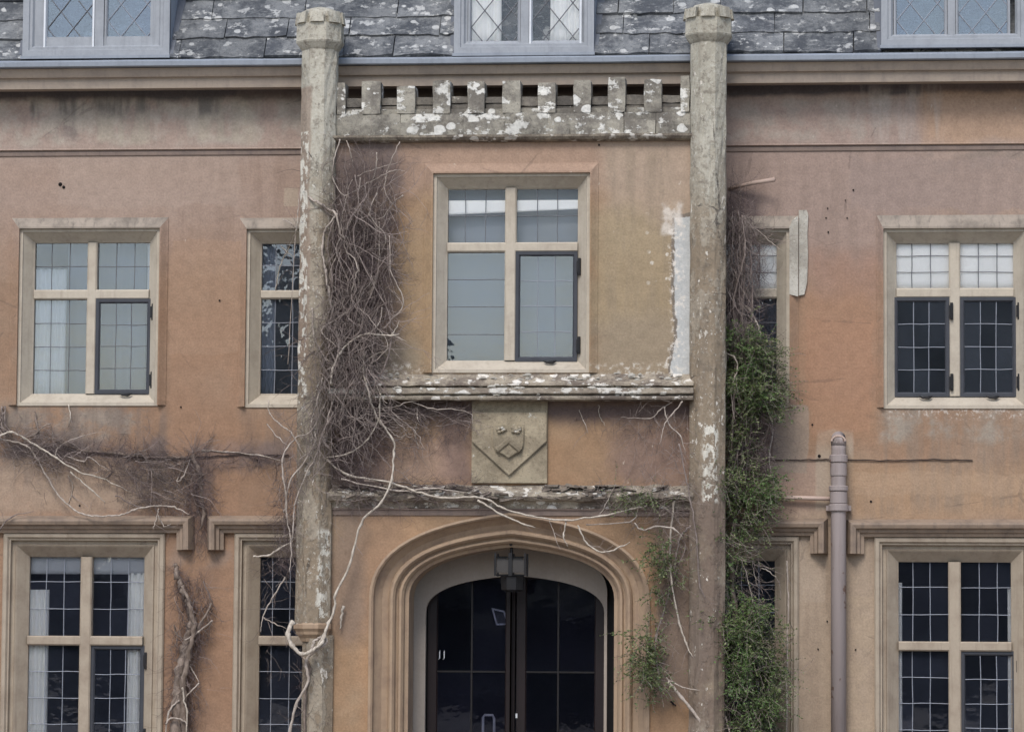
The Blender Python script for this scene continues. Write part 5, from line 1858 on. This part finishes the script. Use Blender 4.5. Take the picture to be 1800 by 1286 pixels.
# dense fine growth
mass(dk, [(588, 290), (640, 265), (700, 290), (708, 370), (702, 470), (690, 560), (660, 640), (600, 650), (580, 560), (572, 430)], 900, YP - .16, YP - .01, .10, .34, .0011, .0018, asd=.75, curl=.3)
mass(dk, [(592, 370), (660, 380), (665, 560), (650, 640), (595, 640), (582, 520)], 800, YP - .22, YP - .03, .12, .40, .0013, .0023, asd=.5, curl=.25)
mass(tw, [(582, 330), (690, 320), (690, 520), (665, 640), (590, 650), (565, 520)], 330, YP - .26, YP - .06, .15, .6, .0018, .0042, asd=.55, curl=.16)
mass(tw, [(560, 560), (650, 560), (680, 690), (650, 760), (560, 790), (545, 690)], 330, YP - .30, YP - .12, .15, .5, .0018, .0042, asd=.6, curl=.16)
mass(dk, [(575, 560), (650, 570), (670, 700), (640, 830), (580, 850), (570, 700)], 700, YP - .24, YP - .02, .10, .34, .0013, .0024, asd=.7, curl=.25)
mass(dk, [(580, 700), (825, 703), (832, 760), (740, 775), (640, 840), (585, 850)], 620, YP - .12, YP - .01, .08, .30, .0011, .0018, asd=1.4, curl=.3)
mass(tw, [(660, 700), (825, 703), (826, 740), (700, 760)], 110, YP - .12, YP - .02, .1, .4, .0014, .0024, ang=0, asd=.6, curl=.12, droop=.03)
mass(tw, [(495, 760), (560, 740), (570, 800), (535, 900), (520, 960), (492, 940), (490, 820)], 150, YP - .26, YP - .05, .1, .35, .0018, .0032, asd=.5, curl=.25)
mass(dk, [(490, 850), (530, 820), (524, 960), (505, 1010), (480, 1000)], 260, YP - .2, -.15, .08, .3, .0013, .0022, asd=.6, curl=.3)
mass(tw, [(448, 940), (515, 930), (515, 1040), (470, 1060)], 46, YP + .1, -.15, .1, .3, .0014, .0024, asd=.7, curl=.35)
mass(tw, [(450, 1120), (520, 1120), (525, 1190), (470, 1190)], 12, YP + .1, -.25, .1, .3, .0014, .0024, asd=.7, curl=.2)
mass(dk, [(528, 1150), (545, 1150), (545, 1300), (528, 1300)], 50, YP - .12, YP - .02, .08, .3, .0015, .0024, asd=.35, curl=.25)
mass(tw, [(575, 800), (640, 800), (680, 870), (600, 900), (575, 1000)], 60, YP - .16, YP - .02, .1, .32, .0013, .0024, asd=.8, curl=.2)
tw.build('twigs', M['twig'], cr, kind='stuff', recalc=False)
dk.build('fine_twigs', M['twigdark'], cr, kind='stuff', recalc=False)

# --- creeper along the wall between the left windows
random.seed(202)
cw = thing('wall_creeper', 'bare creeper sprawling along the wall between the upper and lower left windows', 'creeper')
tw, dk = MB(), MB()
AUTO = tw
Y0 = -.03
stem(cw, [(-30, 770), (0, 765), (20, 759), (43, 771), (72, 788), (98, 804), (139, 829), (179, 840), (228, 863)], .010, .006, Y0 - .05, M['stemlight'], twigs=tw, tw=6)
stem(cw, [(-30, 770), (0, 772), (29, 777), (49, 785), (66, 808), (84, 840), (110, 878), (144, 902), (179, 907), (214, 904), (237, 895), (277, 889), (306, 891), (332, 904)], .008, .007, [-.07] * 7 + [-.15, -.17, -.17, -.16, -.1, -.1, -.12], M['stem'], sd=.012, twigs=tw, tw=5)
stem(cw, [(49, 769), (66, 759), (63, 740), (62, 722)], .009, .011, Y0, M['trunk'])
stem(cw, [(66, 759), (85, 744), (92, 760), (94, 785)], .004, .003, Y0 - .02)
stem(cw, [(124, 829), (159, 860), (186, 884)], .006, .007, Y0 - .03, M['stemlight'])
stem(cw, [(98, 800), (104, 785), (130, 771), (170, 759)], .006, .004, Y0 - .05, M['stem'], twigs=tw, tw=3)
stem(cw, [(114, 801), (147, 811), (157, 804), (194, 829)], .006, .005, Y0 - .03, twigs=tw, tw=3)
stem(cw, [(98, 774), (144, 791), (185, 794), (260, 803), (329, 803)], .010, .010, Y0, M['trunk'], twigs=dk, tw=24)
stem(cw, [(185, 840), (215, 818), (246, 797), (274, 834), (315, 860)], .006, .006, Y0, M['twig'], twigs=tw, tw=4)
stem(cw, [(354, 791), (399, 794), (462, 801), (495, 810)], .006, .006, Y0, M['stem'], twigs=dk, tw=10)
stem(cw, [(338, 800), (352, 834), (355, 875), (358, 904), (352, 930)], .024, .014, Y0 + .01, M['trunk'], twigs=dk, tw=14)
stem(cw, [(335, 805), (320, 840), (312, 842), (330, 803)], .007, .004, Y0, M['stem'])
stem(cw, [(204, 870), (240, 889), (277, 889)], .006, .005, Y0 - .03, M['twig'], twigs=tw, tw=3)
stem(cw, [(279, 893), (274, 915), (268, 930)], .005, .004, -.17, M['stem'])
stem(cw, [(279, 905), (288, 925), (300, 920)], .006, .004, -.16, M['stem'])
stem(cw, [(0, 930), (20, 908), (60, 898)], .007, .004, -.12, M['twig'])
stem(cw, [(50, 785), (35, 792), (27, 800)], .005, .003, Y0, M['stem'])
stem(cw, [(120, 836), (128, 855), (122, 880), (118, 884)], .004, .003, Y0, M['stem'])
stem(cw, [(120, 706), (124, 735), (118, 752)], .005, .004, Y0 + .01, M['stemlight'])
for a in range(11):
    x, z = W(339, 797, Y0)
    grow(tw, Vector((x, Y0, z)), random.uniform(.2, 2.9), random.uniform(.08, .3), .0028, .12)
for k in range(6):
    stem(cw, [(random.uniform(-8, 10), random.uniform(712, 735)), (random.uniform(-4, 10), random.uniform(740, 752)), (random.uniform(8, 24), random.uniform(758, 770))], .009, .006, Y0 - random.uniform(0, .08), M['twig'])
mass(tw, [(-10, 740), (90, 745), (150, 790), (90, 830), (-10, 790)], 170, -.14, -.02, .08, .3, .0016, .0028, ang=-.3, asd=.8, curl=.22)
mass(dk, [(-10, 770), (100, 775), (330, 795), (360, 830), (360, 900), (250, 890), (180, 830), (60, 815)], 900, -.10, -.01, .07, .28, .0011, .0019, ang=-.3, asd=.9, curl=.3)
mass(tw, [(200, 800), (340, 805), (350, 890), (260, 890)], 120, -.09, -.01, .1, .4, .0016, .0034, ang=-.7, asd=.7, curl=.15)
mass(dk, [(330, 790), (372, 790), (375, 960), (335, 960)], 240, -.08, -.01, .06, .25, .0012, .002, asd=.5, curl=.3)
mass(dk, [(370, 792), (500, 800), (500, 825), (370, 820)], 120, -.06, -.01, .05, .2, .0011, .0018, ang=0, asd=.8, curl=.3)
mass(tw, [(40, 820), (180, 850), (170, 890), (60, 880)], 14, -.06, -.01, .1, .3, .0012, .002, ang=-.8, asd=.5, curl=.15)
tw.build('twigs', M['twig'], cw, kind='stuff', recalc=False)
dk.build('fine_twigs', M['twigdark'], cw, kind='stuff', recalc=False)

# --- old climber trunk between the two lower left windows
random.seed(303)
ct = thing('climber_trunk', 'gnarled bare climber trunk clinging to the wall between the two lower left windows', 'climber')
tw, dk = MB(), MB()
AUTO = tw
Y1 = -.07
stem(ct, [(309, 990), (313, 1013), (321, 1040), (331, 1063), (336, 1097), (324, 1140), (316, 1177), (312, 1217), (311, 1286), (314, 1400), (320, 1508)], .018, .055, Y1, M['trunk'], sd=.008, sides=9, twigs=dk, tw=60, jit=.007, name='trunk')
stem(ct, [(322, 1030), (334, 1068), (340, 1110), (332, 1150), (322, 1200), (324, 1260), (330, 1400), (326, 1508)], .014, .036, Y1 - .03, M['trunk'], sd=.01, sides=8, twigs=dk, tw=50, jit=.006)
stem(ct, [(372, 1060), (362, 1080), (348, 1103), (334, 1140)], .009, .014, Y1, M['trunk'], twigs=tw, tw=12)
stem(ct, [(358, 1020), (368, 1045), (376, 1066)], .005, .006, Y1, M['twig'], twigs=tw, tw=6)
stem(ct, [(373, 1090), (350, 1110), (324, 1124)], .008, .010, Y1 - .03, M['stem'], twigs=tw, tw=3)
stem(ct, [(306, 1097), (309, 1112), (323, 1124)], .006, .009, Y1 - .02, M['trunk'])
stem(ct, [(350, 1200), (335, 1215), (318, 1234), (302, 1240)], .007, .007, Y1 - .04, M['stem'])
stem(ct, [(331, 1143), (329, 1160), (340, 1180), (350, 1198)], .006, .005, Y1 - .05, M['stem'])
stem(ct, [(321, 1208), (323, 1230), (329, 1250), (326, 1300)], .007, .008, Y1 - .08, M['stemlight'])
stem(ct, [(315, 1230), (298, 1250), (290, 1300)], .009, .008, Y1 - .05, M['stem'])
stem(ct, [(292, 1272), (300, 1262), (320, 1264), (330, 1276)], .007, .007, Y1 - .08, M['stem'], sd=.005)
mass(dk, [(302, 995), (330, 1010), (378, 1050), (372, 1100), (350, 1160), (345, 1300), (290, 1300), (298, 1180), (315, 1100)], 620, -.12, -.01, .06, .24, .0012, .0021, asd=.6, curl=.3)
mass(tw, [(305, 1010), (370, 1040), (350, 1150), (340, 1290), (295, 1290)], 60, -.14, -.03, .08, .3, .0016, .003, asd=.5, curl=.25)
mass(tw, [(285, 1110), (400, 1110), (400, 1220), (285, 1210)], 10, -.05, -.01, .1, .25, .0012, .0018, ang=0, asd=.3, curl=.12)
tw.build('twigs', M['twig'], ct, kind='stuff', recalc=False)
dk.build('fine_twigs', M['twigdark'], ct, kind='stuff', recalc=False)

# --- stems trailing over the ledge above the arch
random.seed(404)
cd = thing('trailing_creeper', 'long pale creeper stems trailing over the broken ledge above the arched doorway', 'creeper')
tw, dk, lm = MB(), MB(), MB()
AUTO = tw
YO = YP - .15
stem(cd, [(573, 807), (614, 835), (688, 848), (726, 861), (774, 874), (834, 873), (861, 879), (884, 893), (934, 906), (995, 914), (1058, 906), (1115, 893), (1138, 888)], .009, .007, YO, M['stemlight'], sd=.012, twigs=tw, tw=4)
stem(cd, [(839, 878), (881, 903), (921, 921), (941, 926)], .009, .006, YO, M['stemlight'], sd=.008)
stem(cd, [(995, 916), (991, 940), (998, 960)], .006, .006, YO, M['stemlight'], sd=.006)
stem(cd, [(1015, 922), (1031, 953), (1058, 970), (1082, 965), (1107, 953)], .006, .007, YO, M['stemlight'], sd=.006)
stem(cd, [(966, 914), (975, 940), (985, 966)], .003, .002, YO, M['stem'])
stem(cd, [(1031, 922), (1108, 916), (1122, 893), (1140, 860)], .005, .005, YO, M['stem'], twigs=tw, tw=3)
stem(cd, [(1115, 918), (1128, 931), (1152, 925), (1182, 928), (1199, 943)], .006, .009, YO, M['stem'])
stem(cd, [(1055, 905), (1070, 875), (1082, 850)], .004, .003, YO, M['stem'])
stem(cd, [(600, 842), (700, 862), (760, 858), (830, 868)], .007, .006, YO, M['stem'], twigs=tw, tw=6)
stem(cd, [(640, 845), (720, 850), (800, 868)], .008, .005, YO + .03, M['trunk'], twigs=tw, tw=8)
stem(cd, [(1184, 880), (1178, 957), (1180, 1016), (1194, 1095), (1206, 1130), (1218, 1154)], .008, .007, YP - .1, M['stemlight'], sd=.006)
stem(cd, [(1214, 924), (1194, 950), (1178, 1036), (1155, 1110), (1152, 1130)], .010, .006, YP - .07, M['twig'], sd=.006)
stem(cd, [(1194, 945), (1205, 960), (1190, 1000), (1180, 1030)], .006, .004, YP - .05, M['twig'])
stem(cd, [(1194, 780), (1206, 839), (1214, 882), (1224, 945), (1229, 1024), (1240, 1050)], .006, .005, YP - .2, M['twig'], sd=.008, twigs=tw, tw=10)
stem(cd, [(1200, 705), (1180, 730), (1168, 745), (1160, 780)], .006, .004, YP - .14, M['stem'], twigs=tw, tw=3)
stem(cd, [(1168, 715), (1175, 745), (1195, 765), (1205, 800)], .006, .004, YP - .14, M['stem'], twigs=tw, tw=3)
stem(cd, [(1190, 700), (1160, 720), (1142, 735), (1090, 732)], .005, .003, YP - .1, M['stem'], twigs=tw, tw=4)
stem(cd, [(1018, 720), (1026, 740), (1034, 762)], .004, .003, YP - .05, M['stem'])
stem(cd, [(1052, 712), (1056, 735), (1064, 748)], .004, .003, YP - .06, M['stemlight'])
stem(cd, [(735, 705), (734, 735), (742, 745)], .004, .003, YP - .1, M['stem'])
stem(cd, [(732, 745), (730, 765), (736, 788)], .0045, .004, YP - .04, M['stemlight'])
stem(cd, [(710, 700), (760, 718), (800, 719), (828, 728), (830, 745)], .005, .003, YP - .1, M['stem'], twigs=tw, tw=4)
mass(tw, [(1090, 705), (1212, 705), (1214, 860), (1130, 850)], 80, YP - .14, YP - .02, .1, .38, .0013, .0026, asd=.8, curl=.22)
mass(dk, [(960, 708), (1212, 708), (1212, 790), (1060, 760)], 150, YP - .07, YP - .01, .06, .25, .001, .0017, asd=.9, curl=.3)
mass(dk, [(600, 840), (840, 850), (840, 880), (600, 880)], 420, YP - .14, YP - .06, .06, .26, .0013, .0022, ang=0, asd=.5, curl=.2)
mass(tw, [(1040, 860), (1200, 845), (1200, 930), (1060, 905)], 120, YP - .16, YP - .08, .08, .3, .0013, .0024, ang=.4, asd=.9, curl=.22)
mass(dk, [(1150, 880), (1215, 880), (1225, 1100), (1165, 1100)], 90, YP - .12, YP - .02, .08, .26, .001, .0017, asd=.6, curl=.25)
bush(lm, tw, (1140, 880), 45, 14, YP - .14, .06, 53, .018)
bush(lm, tw, (1100, 878), 30, 8, YP - .14, .05, 18, .016)
tw.build('twigs', M['twig'], cd, kind='stuff', recalc=False)
dk.build('fine_twigs', M['twigdark'], cd, kind='stuff', recalc=False)
lm.build('foliage', M['leaf'], cd, kind='stuff', recalc=False)

# --- leafy sprigs by the right side of the arch
random.seed(505)
sp = thing('leafy_sprig', 'small green leafy sprigs hanging beside the right side of the doorway arch', 'climber')
tw, lm = MB(), MB()
AUTO = tw
bush(lm, tw, (1166, 1000), 20, 36, YP - .12, .07, 117, .021)
bush(lm, tw, (1150, 975), 10, 10, YP - .12, .04, 11, .021)
bush(lm, tw, (1205, 1003), 40, 7, YP - .14, .05, 22, .016)
bush(lm, tw, (1144, 1145), 20, 48, YP - .13, .08, 171, .021)
bush(lm, tw, (1146, 1195), 24, 24, YP - .12, .06, 53, .02)
bush(lm, tw, (1128, 1118), 10, 10, YP - .13, .04, 22, .022)
stem(sp, [(1174, 1197), (1198, 1225), (1229, 1264), (1253, 1290), (1262, 1340)], .012, .016, YP - .14, M['stem'], sd=.006)
stem(sp, [(1170, 1190), (1200, 1207), (1237, 1213)], .007, .004, YP - .12, M['stem'])
stem(sp, [(1155, 1110), (1152, 1150), (1160, 1190), (1174, 1197)], .006, .010, YP - .11, M['twig'])
stem(sp, [(1180, 1030), (1172, 1000), (1162, 975)], .005, .003, YP - .11, M['twig'])
stem(sp, [(1180, 1232), (1188, 1240)], .008, .012, YP - .06, M['hole'])
mass(tw, [(1120, 1100), (1180, 1110), (1190, 1230), (1130, 1230)], 26, YP - .14, YP - .04, .08, .25, .0012, .002, asd=.8)
tw.build('twigs', M['twig'], sp, kind='stuff', recalc=False)
lm.build('foliage', M['leaf'], sp, kind='stuff', recalc=False)

# --- evergreen climber against the right turret
random.seed(606)
ev = thing('evergreen_climber', 'straggly climber with green leaf clumps and bare stems beside the right turret', 'climber')
tw, dk, lm, lf = MB(), MB(), MB(), MB()
AUTO = tw
for k in range(9):
    x0 = random.uniform(1284, 1312)
    x1 = x0 + random.uniform(-14, 22)
    stem(ev, [(x0, random.uniform(335, 400)), (x0 + random.uniform(-10, 12), 450), ((x0 + x1) / 2 + random.uniform(-12, 12), 530), (x1, 620), (x1 + random.uniform(-15, 10), 720), (1290 + random.uniform(-15, 25), 830)], random.uniform(.004, .007), random.uniform(.006, .010), random.uniform(-.42, -.12), M['twig'], sd=.03, twigs=tw, tw=14)
stem(ev, [(1284, 410), (1300, 400), (1330, 404), (1360, 430), (1375, 440)], .005, .003, -.2, M['stem'], twigs=tw, tw=5)
stem(ev, [(1298, 533), (1318, 545), (1335, 580), (1336, 605)], .010, .006, -.3, M['stem'], twigs=tw, tw=3)
stem(ev, [(1269, 590), (1268, 614), (1290, 628), (1296, 650), (1285, 690), (1292, 740)], .007, .006, -.48, M['stem'], sd=.01, twigs=tw, tw=5)
stem(ev, [(1355, 720), (1358, 760), (1352, 800), (1356, 830)], .008, .007, -.12, M['stem'], twigs=tw, tw=5)
stem(ev, [(1340, 735), (1350, 755), (1330, 800), (1300, 840)], .006, .008, -.2, M['trunk'], twigs=tw, tw=6)
stem(ev, [(1330, 780), (1345, 800), (1340, 830), (1310, 850)], .007, .008, -.2, M['trunk'], twigs=dk, tw=8)
stem(ev, [(1295, 840), (1290, 920), (1285, 1010), (1292, 1090), (1270, 1180), (1262, 1300), (1258, 1500)], .016, .035, -.35, M['trunk'], sd=.02, sides=8, twigs=tw, tw=20)
stem(ev, [(1275, 955), (1300, 980), (1315, 1020), (1325, 1065)], .006, .004, -.4, M['stem'], twigs=tw, tw=6)
stem(ev, [(1318, 970), (1325, 1000), (1330, 1030)], .005, .003, -.3, M['stem'], twigs=tw, tw=8)
stem(ev, [(1338, 998), (1350, 1003), (1365, 1014)], .005, .004, -.2, M['stemlight'])
stem(ev, [(1232, 1161), (1250, 1160), (1270, 1161)], .006, .006, -.55, M['stemlight'], sd=.004)
stem(ev, [(1383, 985), (1385, 1060), (1384, 1140), (1383, 1230), (1384, 1400)], .0065, .007, -.08, M['stem'], sd=.005)
stem(ev, [(1386, 1088), (1396, 1108), (1404, 1120)], .003, .002, -.05, M['twig'])
stem(ev, [(1315, 1170), (1325, 1210), (1322, 1240)], .006, .004, -.45, M['stem'])
stem(ev, [(1255, 1240), (1275, 1260), (1285, 1300)], .009, .010, -.6, M['stem'])
stem(ev, [(1250, 1215), (1262, 1265), (1262, 1320)], .008, .009, -.62, M['trunk'])
mass(dk, [(1278, 330), (1306, 335), (1330, 400), (1340, 480), (1320, 560), (1310, 620), (1275, 620), (1276, 450)], 900, -.45, -.03, .08, .32, .0012, .0021, asd=.5, curl=.3)
mass(tw, [(1278, 360), (1310, 370), (1330, 480), (1310, 620), (1276, 620)], 240, -.5, -.1, .12, .4, .0016, .003, asd=.4, curl=.22)
mass(tw, [(1284, 395), (1370, 400), (1372, 430), (1340, 440)], 50, -.15, -.03, .1, .34, .0013, .0022, ang=-.4, asd=.7, curl=.25)
mass(tw, [(1310, 440), (1350, 450), (1345, 520), (1305, 520)], 40, -.12, -.03, .06, .22, .0014, .0024, asd=1.2, curl=.35)
mass(dk, [(1275, 700), (1360, 720), (1350, 830), (1275, 850)], 420, -.45, -.03, .08, .3, .0012, .0022, asd=.8, curl=.3)
mass(tw, [(1275, 700), (1360, 720), (1350, 830), (1275, 850)], 80, -.45, -.05, .1, .36, .0014, .0028, asd=.6, curl=.25)
mass(tw, [(1275, 900), (1335, 920), (1340, 1090), (1275, 1100)], 120, -.5, -.1, .08, .3, .0014, .0025, asd=.7, curl=.28)
mass(dk, [(1240, 1180), (1300, 1180), (1300, 1300), (1240, 1300)], 200, -.7, -.2, .08, .3, .0014, .0024, asd=.5, curl=.28)
mass(tw, [(1240, 1160), (1350, 1160), (1350, 1300), (1240, 1300)], 70, -.7, -.25, .1, .36, .0015, .0028, asd=.6, curl=.22)
mass(dk, [(1340, 850), (1420, 905), (1400, 990), (1330, 950)], 60, -.12, -.02, .06, .22, .001, .0016, asd=.9, curl=.3)
# leaf clumps
bush(lm, tw, (1326, 668), 44, 44, -.34, .2, 579, .021)
bush(lm, tw, (1330, 615), 36, 26, -.3, .16, 153, .018)
bush(lf, tw, (1298, 603), 26, 10, -.42, .10, 101, .022)
bush(lm, tw, (1350, 690), 32, 26, -.30, .16, 181, .02)
bush(lf, tw, (1352, 700), 30, 18, -.40, .12, 87, .02)
bush(lm, tw, (1300, 640), 16, 40, -.36, .12, 80, .018)
bush(lm, tw, (1318, 880), 40, 42, -.3, .18, 343, .021)
bush(lf, tw, (1344, 872), 20, 26, -.36, .12, 130, .022)
bush(lm, tw, (1272, 850), 26, 36, -.58, .10, 135, .018)
bush(lm, tw, (1286, 940), 24, 34, -.35, .16, 76, .018)
bush(lm, tw, (1288, 1010), 24, 34, -.38, .16, 76, .018)
bush(lm, tw, (1295, 1120), 50, 40, -.50, .22, 434, .022)
bush(lm, tw, (1322, 1150), 42, 50, -.42, .2, 380, .022)
bush(lf, tw, (1290, 1095), 40, 20, -.62, .14, 159, .022)
bush(lm, tw, (1340, 1190), 26, 40, -.35, .16, 171, .021)
bush(lm, tw, (1326, 1255), 40, 36, -.45, .2, 298, .022)
bush(lf, tw, (1335, 1250), 34, 26, -.55, .14, 174, .022)
bush(lm, tw, (1270, 1140), 20, 30, -.6, .12, 90, .019)
bush(lm, tw, (1340, 1330), 50, 60, -.4, .2, 272, .022)
bush(lm, tw, (1300, 780), 30, 40, -.34, .14, 68, .018)
bush(lm, tw, (1264, 905), 16, 40, -.60, .06, 56, .018)
bush(lf, tw, (1318, 650), 36, 40, -.44, .1, 130, .021)
bush(lf, tw, (1310, 1180), 46, 50, -.62, .1, 150, .022)
bush(lm, tw, (1352, 1130), 26, 26, -.3, .12, 74, .02)
bush(lm, tw, (1248, 1090), 22, 16, -.7, .06, 43, .02)
bush(lm, tw, (1300, 770), 30, 60, -.34, .14, 93, .018)
bush(lf, tw, (1312, 720), 34, 40, -.42, .12, 90, .019)
bush(lm, tw, (1284, 965), 22, 50, -.40, .14, 76, .018)
bush(lf, tw, (1304, 930), 34, 60, -.48, .1, 110, .019)
bush(lf, tw, (1284, 1050), 20, 40, -.5, .12, 50, .02)
tw.build('twigs', M['twig'], ev, kind='stuff', recalc=False)
dk.build('fine_twigs', M['twigdark'], ev, kind='stuff', recalc=False)
lm.build('foliage', M['leaf'], ev, kind='stuff', recalc=False)
lf.build('young_foliage', M['leaffresh'], ev, kind='stuff', recalc=False)
